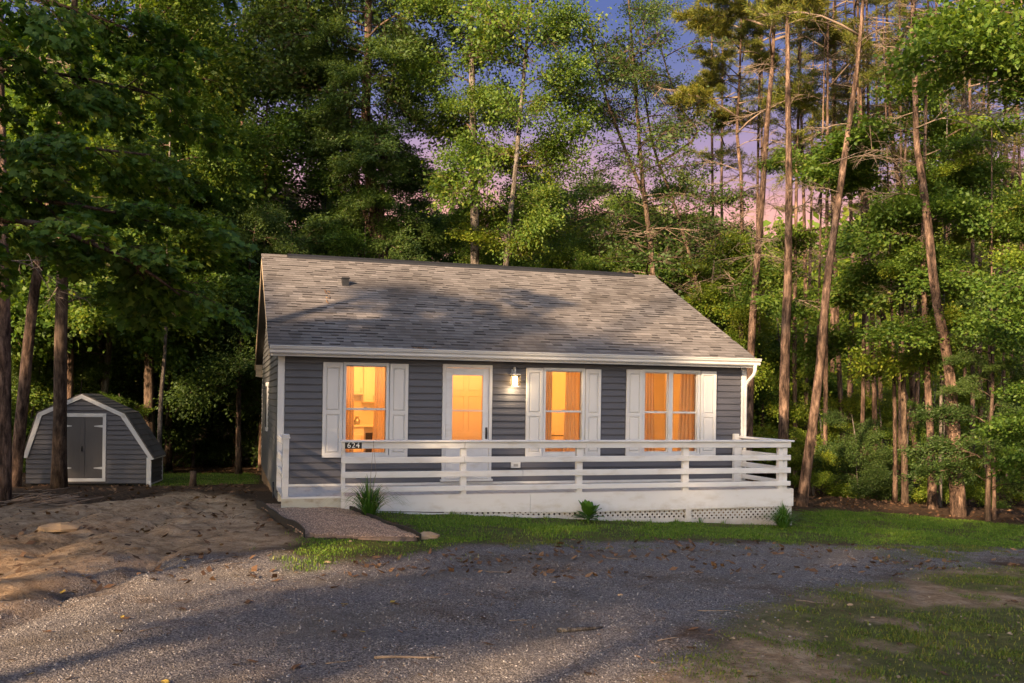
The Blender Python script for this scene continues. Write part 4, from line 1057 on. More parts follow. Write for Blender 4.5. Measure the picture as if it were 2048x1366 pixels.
def edging(a, c, lab, h):
    p0, p1 = gp(*a), gp(*c); b = MB(); n = 10; d = (p1 - p0); d[2] = 0; d /= np.linalg.norm(d); nn = np.array([-d[1], d[0], 0]) * .009
    for i in range(n + 1):
        q = p0 + (p1 - p0) * i / n; q = q + nn * 3 * math.sin(i * .9); zb = Gz(q[0], q[1]) - .05; zt = float(G(q[0:1], q[1:2], False)[0]) + h * (1 + .12 * math.sin(i * 1.7))
        b.v += [(q[0] - nn[0], q[1] - nn[1], zb), (q[0] + nn[0], q[1] + nn[1], zb), (q[0] + nn[0], q[1] + nn[1], zt), (q[0] - nn[0], q[1] - nn[1], zt)]
    for k_ in range(n):
        a_ = k_ * 4
        for p_, q_ in ((0, 1), (1, 2), (2, 3), (3, 0)): b.f.append((a_ + p_, a_ + q_, a_ + 4 + q_, a_ + 4 + p_)); b.m.append(0)
    b.f += [(0, 3, 2, 1), (n * 4, n * 4 + 1, n * 4 + 2, n * 4 + 3)]; b.m += [0, 0]
    tag(b.build('landscape_edging', M['edging']), lab, 'edging')
edging((514, 1016), (607, 1076), 'black landscape edging along the earth side of the pea gravel bed', .13)
edging((692, 1023), (840, 1083), 'black landscape edging between the pea gravel bed and the lawn', .10)
def rock(px_, py_, size, lab, seed, fl=.55, mat='rock', cat='rock', group=None):
    p_ = gp(px_, py_); r = random.Random(seed); b = MB(); n, rows = 9, 5
    b.v.append((p_[0], p_[1], p_[2] + size * fl))
    for j in range(1, rows + 1):
        v = j / rows * 1.75
        for i in range(n):
            a = 6.283 * i / n; q = size * math.sin(min(v, 1.57)) * r.uniform(.78, 1.15)
            b.v.append((p_[0] + math.cos(a) * q * 1.25, p_[1] + math.sin(a) * q * .8, p_[2] + size * fl * math.cos(v) * r.uniform(.85, 1.1)))
    for i in range(n): b.f.append((0, 1 + i, 1 + (i + 1) % n)); b.m.append(0)
    for j in range(rows - 1):
        for i in range(n): o = 1 + j * n; b.f.append((o + i, o + n + i, o + n + (i + 1) % n, o + (i + 1) % n)); b.m.append(0)
    return tag(b.build('rock', M[mat], None), lab, cat, group)
rock(853, 1076, .16, 'tan rock at the end of the black edging in the lawn', 1)
rock(119, 1058, .22, 'large rounded tan rock in the bare earth near the shed', 2, .4)
rock(655, 1125, .035, 'small pale stone lying at the edge of the grass', 4)
for i, (a, c) in enumerate(((60, 1062), (375, 1062), (560, 1022), (1108, 1165), (1240, 1190), (1700, 1210), (1745, 1235), (700, 1083))):
    rock(a, c, .022 + .006 * (i % 3), 'small pale loose stone on the ground', 20 + i, .5, 'rock', 'stone', 'small loose stones')
# fallen leaves and sticks
rl = random.Random(4)
lm = MB(); lm.v = [(-.07, 0, .004), (-.02, .035, .014), (.04, .028, .010), (.08, 0, .016), (.04, -.03, .004), (-.02, -.035, .012), (0, 0, .002)]
lm.f = [(6, 0, 1), (6, 1, 2), (6, 2, 3), (6, 3, 4), (6, 4, 5), (6, 5, 0)]; lm.m = [0] * 6
lme = lm.mesh('fallen_leaf', M['yellowleaf']); lmb = lm.mesh('fallen_leaf', M['litter'])
spots = [(368, 1122), (362, 1137), (165, 1153), (125, 1186), (245, 1235), (785, 1205), (690, 1210), (725, 1265), (60, 1350), (330, 1366), (1480, 1345), (1720, 1185)]
for i, (a, c) in enumerate(spots):
    p_ = gp(a, c); o = link('fallen_leaf', lme); o.location = Vector(p_) + Vector((0, 0, .006)); o.rotation_euler = (rl.uniform(-.2, .2), rl.uniform(-.2, .2), rl.uniform(0, 6)); o.scale = [rl.uniform(.4, .7)] * 3
    tag(o, 'yellow fallen leaf lying on the drive', 'leaf', 'yellow fallen leaves')
for i in range(60):
    a, c = rl.uniform(0, 2048), rl.uniform(1095, 1366); p_ = gp(a, c); o = link('fallen_leaf', lmb); o.location = Vector(p_) + Vector((0, 0, .006)); o.rotation_euler = (rl.uniform(-.3, .3), rl.uniform(-.3, .3), rl.uniform(0, 6)); o.scale = [rl.uniform(.35, .95)] * 3
    tag(o, 'dry brown fallen leaf lying on the ground', 'leaf', 'dry fallen leaves')
def stick(a, c, ang, L, lab, group=None, rr=.010, mat='deadwood'):
    p_ = gp(a, c); b = MB(); pts = []
    for k_ in range(5):
        t_ = (k_ / 4 - .5) * L; x_ = p_[0] + math.cos(ang) * t_ + .03 * L * math.sin(k_ * 1.9); y_ = p_[1] + math.sin(ang) * t_
        pts.append((x_, y_, Gz(x_, y_) + rr * .8))
    b.tube(pts, [rr, rr, rr * .85, rr * .7, rr * .4], 6); return tag(b.build('stick', M[mat], None, True), lab, 'stick', group)
stick(815, 1316, -.15, .5, 'thick pale broken stick lying on the gravel drive', None, .011)
stick(1160, 1262, .2, .45, 'curled strip of bark lying on the gravel drive', None, .022, 'bark_grey')
stick(1435, 1222, -.3, .4, 'straight thin stick where gravel meets rough grass', None, .006)
stick(1625, 1205, -.6, .35, 'bent pale stick in the rough grass', None, .007)
for i in range(16): stick(rl.uniform(100, 1980), rl.uniform(1110, 1350), rl.uniform(-.8, .8), rl.uniform(.12, .35), 'thin dry twig lying on the ground', 'thin dry twigs', .005)
# pine straw and bark crumbs blown over drive, earth and rough grass
x, y, r = scatter(16000, -5, 12, -12.2, -2.2, 31)
k = r.random(len(x)) < .08 + .55 * sstep(.5, .72, fbm(x * .9, y * .9, 47)); x, y = x[k], y[k]; n = len(x)
a = r.uniform(0, 6.28, n); s_ = r.uniform(.012, .055, n)[:, None]; wd_ = r.uniform(.0015, .006, n)[:, None]; c_ = np.stack([x, y, G(x, y) + .012], 1)
u_ = np.stack([np.cos(a), np.sin(a), r.normal(0, .15, n)], 1) * s_; v_ = np.stack([-np.sin(a), np.cos(a), r.normal(0, .3, n)], 1) * wd_
V = np.stack([c_ - u_, c_ + v_, c_ + u_, c_ - v_], 1).reshape(-1, 3)
tag(link('pine_straw', npmesh('pine_straw', V, [np.arange(n)[:, None] * 4 + np.array([[0, 1, 2, 3]])], [M['litter']])), 'brown pine needles and bark crumbs scattered over the drive', 'pine straw', kind='stuff')
# brush heap and leaf litter on the wood floor
x, y, r = scatter(32000, -9, 20, -7, 20, 23)
k = (zones(x, y)[1] < .2) & ~((x > -.3) & (x < W + .3) & (y > -2) & (y < D + .2)) & (r.random(len(x)) < .25 + .75 * sstep(.4, .7, fbm(x, y, 44))) & ~((zones(x, y)[2] > .5) & (r.random(len(x)) > .4)); x, y = x[k], y[k]
n = len(x); a = r.uniform(0, 6.28, n); s_ = r.uniform(.03, .07, n); tl = r.normal(0, .4, (n, 2)); c_ = np.stack([x, y, G(x, y) + .015], 1)
u_ = np.stack([np.cos(a), np.sin(a), tl[:, 0]], 1) * s_[:, None]; v_ = np.stack([-np.sin(a), np.cos(a), tl[:, 1]], 1) * s_[:, None] * .5
V = np.stack([c_ - u_, c_ + v_, c_ + u_, c_ - v_], 1).reshape(-1, 3)
tag(link('leaf_litter', npmesh('leaf_litter', V, [np.arange(n)[:, None] * 4 + np.array([[0, 1, 2, 3]])], [M['litter']])), 'brown dead leaves covering the wood floor', 'leaf litter', kind='stuff')
hp = MB()
for k in range(60):
    q = gp(60 + rl.gauss(0, 35), 1004 + rl.gauss(0, 8)); an = rl.uniform(-.5, .5); L_ = rl.uniform(.2, .7)
    hp.tube([q + np.array([0, 0, .02]), q + np.array([math.cos(an) * L_, math.sin(an) * L_, rl.uniform(.02, .14)])], rl.uniform(.004, .010), 4)
tag(hp.build('brush_heap', M['deadwood']), 'low heap of pale dead twigs at the foot of the shed pine', 'brush', kind='stuff')
# ornamental plants by the deck
def tuft(px_, py_, n, h, spread, w, lab, seed, mat='reed', name='ornamental_grass', cat='plant'):
    p_ = gp(px_, py_); r = random.Random(seed); t_ = empty(name, p_, lab, cat); b = MB()
    for i in range(n):
        a = r.uniform(0, 6.283); q = r.random() ** .55; L_ = h * r.uniform(.6, 1.1); out_ = spread * q; wd = w * r.uniform(.7, 1.2)
        px0, py0 = p_[0] + math.cos(a) * .06 * q, p_[1] + math.sin(a) * .06 * q; side = (-math.sin(a) * wd, math.cos(a) * wd); o = len(b.v); K = 7
        for j in range(K + 1):
            u = j / K; d_ = out_ * (u ** 1.25) * (.5 + .7 * q); zz = L_ * (1.08 * u - (.25 + .62 * q) * u ** 2.4); ww = (1 - u) ** .6 if u > .3 else 1
            for s in (-1, 1): b.v.append((px0 + math.cos(a) * d_ + s * side[0] * ww, py0 + math.sin(a) * d_ + s * side[1] * ww, p_[2] - .02 + zz))
        for j in range(K): b.f.append((o + 2 * j, o + 2 * j + 1, o + 2 * j + 3, o + 2 * j + 2)); b.m.append(0)
    b.build('foliage', M[mat], t_, True)
    return t_, p_
t_, p_ = tuft(738, 1036, 170, 1.0, .60, .011, 'tall arching ornamental grass at the end of the deck railing', 2)
for s in ((.02, .04), (.10, -.05)):
    MB().tube([(p_[0], p_[1], p_[2]), (p_[0] + s[0], p_[1], p_[2] + .7), (p_[0] + s[0] + s[1], p_[1], p_[2] + 1.2)], [.004, .003, .002], 4).build('seed_stalk', M['deadwood'], t_)
tuft(1566, 1056, 260, .68, .46, .010, 'dense clump of grassy leaves at the lattice corner of the deck', 3)
tuft(1400, 1046, 16, .22, .15, .006, 'small wispy weed tuft against the lattice post', 9)
rw = random.Random(12)
for px_ in (800, 842, 905, 968, 1030, 1092, 1255, 1300, 1352, 1448, 1492):
    p_w = onY(px_, 1030, DY - .07); q_ = px_of((p_w[0], DY - .07, Gz(p_w[0], DY - .07)))
    t_w, _ = tuft(q_[0], q_[1], 14 + rw.randrange(16), rw.uniform(.10, .20), rw.uniform(.07, .14), .005, 'small weedy grass tuft growing along the foot of the deck skirt', 40 + px_, 'grass', 'weed_tuft', 'weed'); t_w['group'] = 'weed tufts along the deck skirt'
def hosta(px_, py_, lab):
    p_ = gp(px_, py_); r = random.Random(6); t_ = empty('hosta', p_, lab, 'plant')
    for i in range(34):
        a = r.uniform(0, 6.283); q = r.uniform(.15, 1); L_ = r.uniform(.20, .31); el = 1.25 - q * .95; b = MB(); K = 5
        st = np.array([p_[0] + math.cos(a) * .05 * q, p_[1] + math.sin(a) * .05 * q, p_[2] + .05 + .10 * (1 - q)])
        for j in range(K + 1):
            u = j / K; d_ = L_ * u; z_ = math.sin(el) * d_ - .35 * q * d_ * u; wd = .058 * math.sin(math.pi * min(1, u * .93 + .05)) ** .8
            for s in (-1, 0, 1): b.v.append((st[0] + math.cos(a) * math.cos(el) * d_ - math.sin(a) * s * wd, st[1] + math.sin(a) * math.cos(el) * d_ + math.cos(a) * s * wd, st[2] + z_ + .012 * abs(s)))
        for j in range(K):
            for s in range(2): b.f.append((3 * j + s, 3 * j + s + 1, 3 * j + s + 4, 3 * j + s + 3)); b.m.append(0)
        b.build('leaf', M['reed'], t_, True)
    MB().tube([(p_[0], p_[1], p_[2] - .05), (p_[0], p_[1], p_[2] + .1)], .03, 6).build('stem', M['reed'], t_)
hosta(1176, 1044, 'low broad leaved green plant in the grass before the deck fascia')
p_ = gp(386, 972)
MB_ = MB(); MB_.tube([p_ - np.array([0, 0, .05]), p_ + np.array([0, 0, .12]), p_ + np.array([.01, 0, .36])], [.11, .085, .08], 9, wob=.12, rng=rl)
tag(MB_.build('tree_stump', M['bark_dark'], None, True), 'short dark tree stump at the edge of the wood behind the shed', 'stump')
p_ = gp(301, 974)
tag(MB().tube([p_, p_ + np.array([0, 0, .10]), p_ + np.array([-.03, 0, .14])], .025, 8).build('white_pipe', M['trim'], None, True), 'short white pipe standing by the corner of the shed', 'pipe')

# ------------------------------------------------------------------ foliage: boughs shared between trees
def bough_mesh(name, kind, seed):
    r = np.random.default_rng(seed); rp_ = random.Random(seed); wood = MB(); anchors = []; dirs = []
    K = {'broad': dict(n=2900, ll=0.046, lw=0.0165, tw=20, tl=.66, zf=.52, sp=.105, droop=-.10, up=.35),
         'airy': dict(n=1350, ll=0.045, lw=0.016, tw=17, tl=.64, zf=.50, sp=.095, droop=-.02, up=.3),
         'spray': dict(n=2700, ll=0.05, lw=0.018, tw=20, tl=.64, zf=.30, sp=.085, droop=-.20, up=.6),
         'maple': dict(n=1900, ll=0.047, lw=0.017, tw=16, tl=.60, zf=.26, sp=.080, droop=-.18, up=.7),
         'feather': dict(n=3300, ll=0.042, lw=0.01, tw=20, tl=.50, zf=.26, sp=.050, droop=-.34, up=.5),
         'needle': dict(n=3200, ll=.075, lw=.0040, tw=16, tl=.46, zf=.38, sp=.025, droop=.05, up=.0),
         'needle_thin': dict(n=1000, ll=.070, lw=.0040, tw=13, tl=.44, zf=.34, sp=.02, droop=.0, up=.0),
         'bare': dict(n=0, ll=.05, lw=.02, tw=12, tl=.50, zf=.45, sp=.05, droop=-.12, up=.5),
         'sparse': dict(n=400, ll=0.044, lw=0.016, tw=16, tl=.56, zf=.45, sp=.06, droop=-.05, up=.3)}[kind]
    droop = K['droop']
    def axisp(t): return np.array([t, .05 * math.sin(t * 5 + seed), (.10 * math.sin(t * 3.1) + droop * t * t)])
    wr = .5 if kind == 'bare' else .8
    wood.tube([axisp(t) for t in np.linspace(0, 1, 6)], [q * wr for q in (.016, .013, .010, .007, .005, .003)], 5)
    for i in range(K['tw']):
        t = .18 + .80 * (i + rp_.random()) / K['tw']
        if kind in ('needle', 'needle_thin'): t = .38 + .6 * (i + rp_.random()) / K['tw']
        s = 1 if i % 2 else -1; an = rad(rp_.uniform(28, 68)) * s; L = K['tl'] * (1.05 - .62 * t) * rp_.uniform(.7, 1.2)
        d = np.array([math.cos(an), math.sin(an), rp_.gauss(.05, 1) * K['zf']]); d /= np.linalg.norm(d); p0 = axisp(t)
        pts = [p0 + d * L * u + np.array([0, 0, droop * .8 * (L * u) ** 2 * 2]) for u in (0, .35, .7, 1)]
        wood.tube(pts, [.006, .0045, .003, .0016], 3, cap=False)
        for u in np.linspace(.25, 1.02, 12):
            anchors.append(p0 + d * L * u + np.array([0, 0, droop * .8 * (L * u) ** 2 * 2])); dirs.append(d)
        if kind in ('bare', 'sparse', 'airy'):
            for q in range(3):
                u = rp_.uniform(.3, .9); e = d + np.array([rp_.gauss(0, .5), rp_.gauss(0, .5), rp_.gauss(0, .5)]); e /= np.linalg.norm(e); a0 = p0 + d * L * u
                wood.tube([a0, a0 + e * L * .22, a0 + e * L * .42 + np.array([0, 0, -.01])], [.003, .002, .001], 3, cap=False)
                for w_ in (.5, 1): anchors.append(a0 + e * L * .42 * w_); dirs.append(e)
    Vw = np.array(wood.v); nW = len(Vw)
    f4 = np.array([f for f in wood.f if len(f) == 4]); f3 = [f for f in wood.f if len(f) == 5]
    polys = [f4] + ([np.array(f3)] if f3 else [])
    tri = np.array([f for f in wood.f if len(f) == 3]); polys += [tri] if len(tri) else []
    mi = [0] * sum(len(p) for p in polys); V = Vw
    n = K['n']
    if n:
        A = np.array(anchors); Dd = np.array(dirs); i = r.integers(0, len(A), n); c = A[i] + r.normal(0, 1, (n, 3)) * K['sp'] * np.array([1, 1, .55])
        ll = K['ll'] * r.uniform(.65, 1.3, n)[:, None]; lw = K['lw'] * r.uniform(.75, 1.25, n)[:, None]
        if kind.startswith('needle'):
            u = Dd[i] * .8 + r.normal(0, .62, (n, 3)) + np.array([0, 0, .12])
        else:
            u = Dd[i] + r.normal(0, .65, (n, 3)) * np.array([1, 1, .6]) + np.array([0, 0, -.35])
        u /= np.linalg.norm(u, axis=1)[:, None]
        nn = np.array([0, 0, K['up']]) + r.normal(0, .55, (n, 3)); v = np.cross(nn, u); v /= np.linalg.norm(v, axis=1)[:, None] + 1e-9
        L = np.stack([c, c + u * ll * .45 + v * lw, c + u * ll, c + u * ll * .45 - v * lw], 1).reshape(-1, 3)
        V = np.concatenate([Vw, L]); q = nW + np.arange(n)[:, None] * 4 + np.array([[0, 1, 2, 3]]); polys.append(q); mi += [1] * n
    return V, polys, mi
LEAFM = {'maple': 'leaf', 'broad': 'leaf', 'airy': 'leaf_dark', 'spray': 'leaf', 'feather': 'leaf_dark', 'needle': 'needle', 'needle_thin': 'needle', 'bare': 'leaf', 'sparse': 'leaf_dark'}
BOUGH = {}
def get_bough(kind, var, leaf=None, wood='bark_dark'):
    leaf = leaf or LEAFM[kind]; key = (kind, var, leaf, wood)
    if key not in BOUGH:
        V, polys, mi = bough_mesh('bough', kind, hash_kind(kind) + var)
        BOUGH[key] = npmesh('bough', V, polys, [M[wood], M[leaf]], mi)
    return BOUGH[key]
def hash_kind(k): return sum(ord(c) * (i + 3) for i, c in enumerate(k)) * 10
def place_bough(tree, origin, tip, kind, r, leaf=None, wood='bark_dark', name='foliage'):
    o_ = Vector([float(q) for q in origin]); d = Vector([float(q) for q in tip]) - o_; L = d.length
    if L < .05: return
    d.normalize(); yv = Vector((0, 0, 1)).cross(d)
    if yv.length < .05: yv = Vector((0, 1, 0)).cross(d)
    yv.normalize(); zv = d.cross(yv)
    R3 = Matrix((d, yv, zv)).transposed().to_4x4() @ Matrix.Rotation(r.uniform(-.45, .45), 4, 'X')
    ob = link(name, get_bough(kind, r.randrange(3), leaf, wood), tree)
    ob.matrix_parent_inverse = Matrix.Identity(4)
    ob.matrix_local = Matrix.Translation(o_ - tree.location) @ R3 @ Matrix.Diagonal((L, L * r.choice((-1, 1)) * r.uniform(.85, 1.15), L * r.uniform(.85, 1.15), 1))
    return ob
def smooth_path(pts, n):
    pts = [np.array(p, float) for p in pts]; t = np.linspace(0, len(pts) - 1, n); out = []
    for q in t:
        i = min(int(q), len(pts) - 2); f = q - i; p0 = pts[max(i - 1, 0)]; p1 = pts[i]; p2 = pts[i + 1]; p3 = pts[min(i + 2, len(pts) - 1)]
        out.append(.5 * (2 * p1 + (p2 - p0) * f + (2 * p0 - 5 * p1 + 4 * p2 - p3) * f * f + (3 * p1 - p0 - 3 * p2 + p3) * f ** 3))
    return out
def trunk_tube(pts, r0, r1, seed, flare=True, n=11):
    r = random.Random(seed); b = MB(); K = len(pts); rr = []
    for i in range(K):
        f = i / (K - 1); q = r0 + (r1 - r0) * f
        if flare and f < .12: q *= 1 + .28 * (1 - f / .12) ** 2
        rr.append(q * r.uniform(.97, 1.03))
    b.tube(pts, rr, n, wob=.07, rng=r); return b
TREEN = 0
def tree(name, label, path, Dp, wpx, barkm, boughs=(), extra=(), H=None, group=None, stems=(), cat='tree', seed=None, dead=0, stubs=0):
    """path: image points from the foot upwards at depth Dp; the foot is dropped to the ground and the top grown on to height H"""
    global TREEN
    TREEN += 1; r = random.Random(1000 + TREEN if seed is None else seed)
    pts = [P(a, c, Dp + .25 * math.sin(i * 1.3 + TREEN)) for i, (a, c) in enumerate(path)]
    z0 = Gz(pts[0][0], pts[0][1])
    if pts[0][2] > z0 + .05:
        s = pts[1] - pts[0]; s = s / max(s[2], .1); f = pts[0] - s * (pts[0][2] - z0); f[2] = Gz(f[0], f[1]); pts = [f] + pts
    pts[0][2] = Gz(pts[0][0], pts[0][1]) - .12
    H = H or 17
    if pts[-1][2] < H:
        s = pts[-1] - pts[-2]; s = s / max(s[2], .1); s[:2] = np.clip(s[:2], -.12, .12); pts.append(pts[-1] + s * (H - pts[-1][2]))
    r0 = wpx * Dp / FPX / 2; sp = smooth_path(pts, 22)
    t_ = empty(name, pts[0] + np.array([0, 0, .12]), label, cat, group)
    trunk_tube(sp, r0, max(r0 * .22, .012), TREEN).build('trunk', M[barkm], t_, True)
    zs = np.array([q[2] for q in sp])
    def at(z):
        i = int(np.clip(np.searchsorted(zs, z), 1, len(sp) - 1)); f = (z - zs[i - 1]) / max(zs[i] - zs[i - 1], 1e-6); return sp[i - 1] + (sp[i] - sp[i - 1]) * min(max(f, 0), 1)
    for st in stems:
        s0, sw = st[0], st[1]; q = [P(a, c, Dp + .3) for a, c in s0]; e = q[-1] - q[-2]; e = e / max(e[2], .1); q.append(q[-1] + e * 3); q0 = at(q[0][2]); q[0] = q0
        trunk_tube(smooth_path(q, 14), sw * Dp / FPX / 2, .01, TREEN + 500, False, 8).build('stem', M[barkm], t_, True)
        for k_ in range(st[2] if len(st) > 2 else 0):
            w = r.uniform(.35, 1); c_ = smooth_path(q, 14)[int(w * 13)]; a = r.uniform(0, 6.283); L = r.uniform(1.2, 2.6)
            place_bough(t_, c_, c_ + np.array([math.cos(a) * L, math.sin(a) * L, r.uniform(-.1, .5) * L]), st[3], r, None, 'bark_dark')
    for (kind, n, za, zb, L0, L1, rise, leaf) in boughs:
        ga = r.uniform(0, 6)
        for i in range(n):
            z = za + (zb - za) * (i + r.random()) / n; f = (z - za) / max(zb - za, .1); ga += 2.4 + r.uniform(-.5, .5); L = (L0 + (L1 - L0) * f) * r.uniform(.75, 1.2)
            o_ = at(z); place_bough(t_, o_, o_ + np.array([math.cos(ga) * L, math.sin(ga) * L, rise * L + r.uniform(-.15, .2) * L]), kind, r, leaf, 'deadwood' if kind in ('bare', 'needle', 'needle_thin') else 'bark_dark', 'foliage' if kind != 'bare' else 'dead_branch')
    for (a, c, kind, L, leaf) in extra:
        tip = P(a, c, Dp + r.uniform(-.8, .8)); o_ = at(min(max(tip[2] - .25 * L, z0 + .5), zs[-1] - .2)); v = tip - o_; h = np.linalg.norm(v)
        if h > L * 1.5:
            o2 = tip - v / h * L * 1.3; mid_ = (o_ + o2) / 2 + np.array([0, 0, .08 * h])
            MB().tube(smooth_path([o_, mid_, o2], 6), [.05, .045, .04, .034, .028, .02], 6).build('limb', M['bark_dark'], t_, True); o_ = o2
        place_bough(t_, o_, tip, kind, r, leaf)
    return t_

# ------------------------------------------------------------------ named trees, from the shed round to the right-hand wood
TR = 'tree'
PINE_UP = lambda za, zb: ('needle', 12, za, zb, 2.6, 1.6, .15, None)
DEADB = lambda n, za, zb, L=1.8: ('bare', max(3, int(n * .6)), za, zb, L, L * .8, -.02, None)
tree('pine_tree', 'thick brown pine at the very edge of the wood, in front of the shed', [(6, 1000), (8, 720), (4, 420), (0, 100)], 17.9, 38, 'bark_pine', [DEADB(5, 4, 8), PINE_UP(9, 15)], H=16)
tree('pine_tree', 'leaning reddish pine whose foot stands beside the shed wall', [(30, 968), (64, 625), (88, 470), (143, 90), (152, -20)], 21, 27, 'bark_pine', [DEADB(6, 4, 10), PINE_UP(11, 16)], H=17)
tree('pine_tree', 'straight dark pine standing right in front of the shed doors', [(118, 976), (122, 700), (127, 461), (138, 330), (146, 100), (150, -50)], 20.9, 27, 'bark_dark', [DEADB(5, 4, 9), ('spray', 8, 3.5, 9, 2.2, 2.2, .0, None), PINE_UP(10, 16)], H=17)
tree('pine_tree', 'sunlit pine close behind the shed pine', [(137, 800), (140, 640), (155, 430), (172, 60), (178, -40)], 27, 22, 'bark_pine', [DEADB(6, 4, 12), PINE_UP(13, 18)], H=19)
tree('pine_tree', 'slim forked pine further back behind the shed', [(205, 800), (205, 400), (217, 103), (228, 40)], 31, 15, 'bark_pine', [DEADB(6, 6, 13), PINE_UP(13, 18)], H=19)
tree('oak_tree', 'dark trunked tree just behind the back corner of the shed', [(299, 960), (297, 640), (290, 400), (285, 100)], 27, 23, 'bark_dark', [('spray', 10, 4, 9, 2.6, 2.6, .05, None), ('broad', 14, 7, 15, 3.2, 2.4, .2, 'leaf')], H=16)
tree('young_tree', 'thin grey sapling standing off the back corner of the shed', [(316, 966), (322, 800), (331, 680), (335, 500)], 25, 11, 'bark_grey', [('spray', 10, 3, 9, 1.9, 1.4, .1, None)], H=10)
for i, (a, c, d, w) in enumerate(((521, 524, 31, 10), (470, 475, 33, 13), (443, 440, 36, 10), (430, 425, 40, 14))):
    tree('pine_tree', ['slim orange lit pine next to the back corner of the cottage', 'slim pine in the shade between the stump and the cottage', 'thin sunlit pine behind the stump', 'pine in the wood behind the stump'][i], [(a, 965), (c, 720), (c + 5, 480), (c + 10, 200)], d, w, 'bark_pine', [DEADB(4, 6, 12), ('broad', 9, 8, 16, 2.8, 2.2, .2, 'leaf')], H=17)
# behind the roof
tree('cedar_tree', 'big dark feathery tree with forked reddish trunk behind the roof', [(765, 700), (764, 505), (744, 380), (732, 250), (735, 130), (738, -40)], 30, 37, 'bark_pine',
     [('feather', 30, 6.0, 15.5, 2.5, 2.2, .0, None), ('airy', 7, 9, 15.5, 2.8, 2.6, .1, None)], stems=[([(758, 520), (722, 400), (706, 280), (690, 120)], 12, 7, 'feather'), ([(770, 500), (765, 380), (770, 260), (790, 120)], 12, 6, 'feather')],
     extra=[(560, 90, 'airy', 2.6, None), (520, 180, 'airy', 2.4, None), (600, 180, 'airy', 2.6, None), (570, 300, 'airy', 2.6, None), (640, 330, 'broad', 2.4, None), (640, 60, 'airy', 2.6, None), (880, 330, 'feather', 2.2, None), (870, 90, 'feather', 2.2, None), (660, 250, 'feather', 2.2, None), (540, 30, 'airy', 2.5, None), (500, 60, 'airy', 2.5, None), (610, 120, 'broad', 2.4, 'leaf_dark')], H=17)
tree('oak_tree', 'straight grey trunked tree rising behind the middle of the roof', [(950, 700), (950, 530), (948, 330), (944, 150), (940, -30)], 29, 25, 'bark_grey', [('broad', 11, 9.5, 16, 2.1, 2.1, .15, 'leaf'), ('spray', 4, 6.0, 9, 1.8, 1.6, .05, 'leaf_young')],
     extra=[(1010, 300, 'spray', 1.6, 'leaf_young'), (965, 355, 'spray', 1.2, 'leaf_young'), (880, 200, 'broad', 2.2, None), (910, 60, 'broad', 2.4, 'leaf_young'), (1000, 60, 'broad', 2.2, 'leaf_young')], H=17)
tree('oak_tree', 'slim leaning tree with bright leaves beside the grey trunk behind the roof', [(1012, 700), (1012, 530), (1030, 350), (1045, 180), (1064, -30)], 28, 16, 'bark_grey', [('broad', 5, 6.0, 11, 1.7, 1.7, .1, 'leaf'), ('airy', 12, 7.0, 16, 2.3, 2.2, .1, 'leaf')],
     extra=[(1120, 60, 'broad', 2.4, 'leaf'), (1160, 130, 'broad', 2.2, 'leaf'), (1150, 30, 'broad', 2.2, None), (1090, 200, 'broad', 2.2, 'leaf_young'), (1110, 300, 'broad', 2.2, 'leaf_young'), (1100, 390, 'broad', 2.2, None), (1060, 480, 'spray', 2.0, 'leaf_young')], H=17)
SK = [('sparse', 22, 5, 13, 2.6, 1.8, .08, None), ('bare', 12, 4, 12, 2.2, 1.6, .0, None)]
tree('bare_tree', 'sparse dark tree with thin tiered branches against the pink sky', [(1306, 700), (1305, 533), (1286, 369), (1276, 246), (1266, 115)], 30, 14, 'bark_dark', SK + [('airy', 8, 10, 15, 1.8, 1.4, .1, None)], stems=[([(1284, 400), (1239, 270), (1202, 164), (1180, 60)], 8, 9, 'sparse')], H=15)
tree('bare_tree', 'slanting thin tree crossing behind the sparse dark one', [(1400, 600), (1383, 525), (1346, 402), (1305, 287), (1288, 164)], 31, 10, 'bark_dark', [('sparse', 16, 5, 12, 2.0, 1.5, .1, None), ('broad', 6, 4, 7, 2.0, 1.8, .1, None)], stems=[([(1420, 330), (1395, 270), (1362, 217), (1329, 123), (1301, 0)], 6, 6, 'sparse')], H=14)
tree('pine_tree', 'yellow crowned pine beside the cottage gable', [(1478, 860), (1482, 680), (1483, 549), (1483, 369), (1474, 266), (1479, 164), (1482, 60)], 30, 12, 'bark_pine', [DEADB(16, 4, 10, 2.4), ('needle', 16, 10, 15, 2.2, 1.6, .12, None)],
     extra=[(1420, 130, 'needle', 2.0, None), (1400, 170, 'needle', 1.8, None), (1440, 60, 'needle', 2.2, None), (1400, 60, 'needle', 2.0, None), (1430, 180, 'needle', 1.6, None), (1390, 110, 'needle', 1.8, None), (1450, 110, 'needle', 2.0, None), (1500, 30, 'needle', 2.0, None)], H=15)
tree('pine_tree', 'gently curved sunlit pine rising past the right gutter end', [(1497, 880), (1502, 700), (1512, 549), (1526, 369), (1534, 246), (1545, 123), (1549, 0)], 27, 19, 'bark_pine', [DEADB(14, 3.5, 11, 2.2), PINE_UP(11.5, 16)],
     extra=[(1460, 20, 'needle', 2.2, None), (1500, 90, 'needle', 2.0, None), (1430, 10, 'needle', 2.2, None)], H=17)
tree('pine_tree', 'tall straight pine standing behind the deck corner', [(1567, 890), (1570, 700), (1576, 549), (1578, 369), (1576, 200), (1575, 40)], 25, 25, 'bark_pine', [DEADB(9, 5, 12, 1.8), ('needle', 12, 12.5, 18, 2.6, 1.8, .15, None)], H=19)
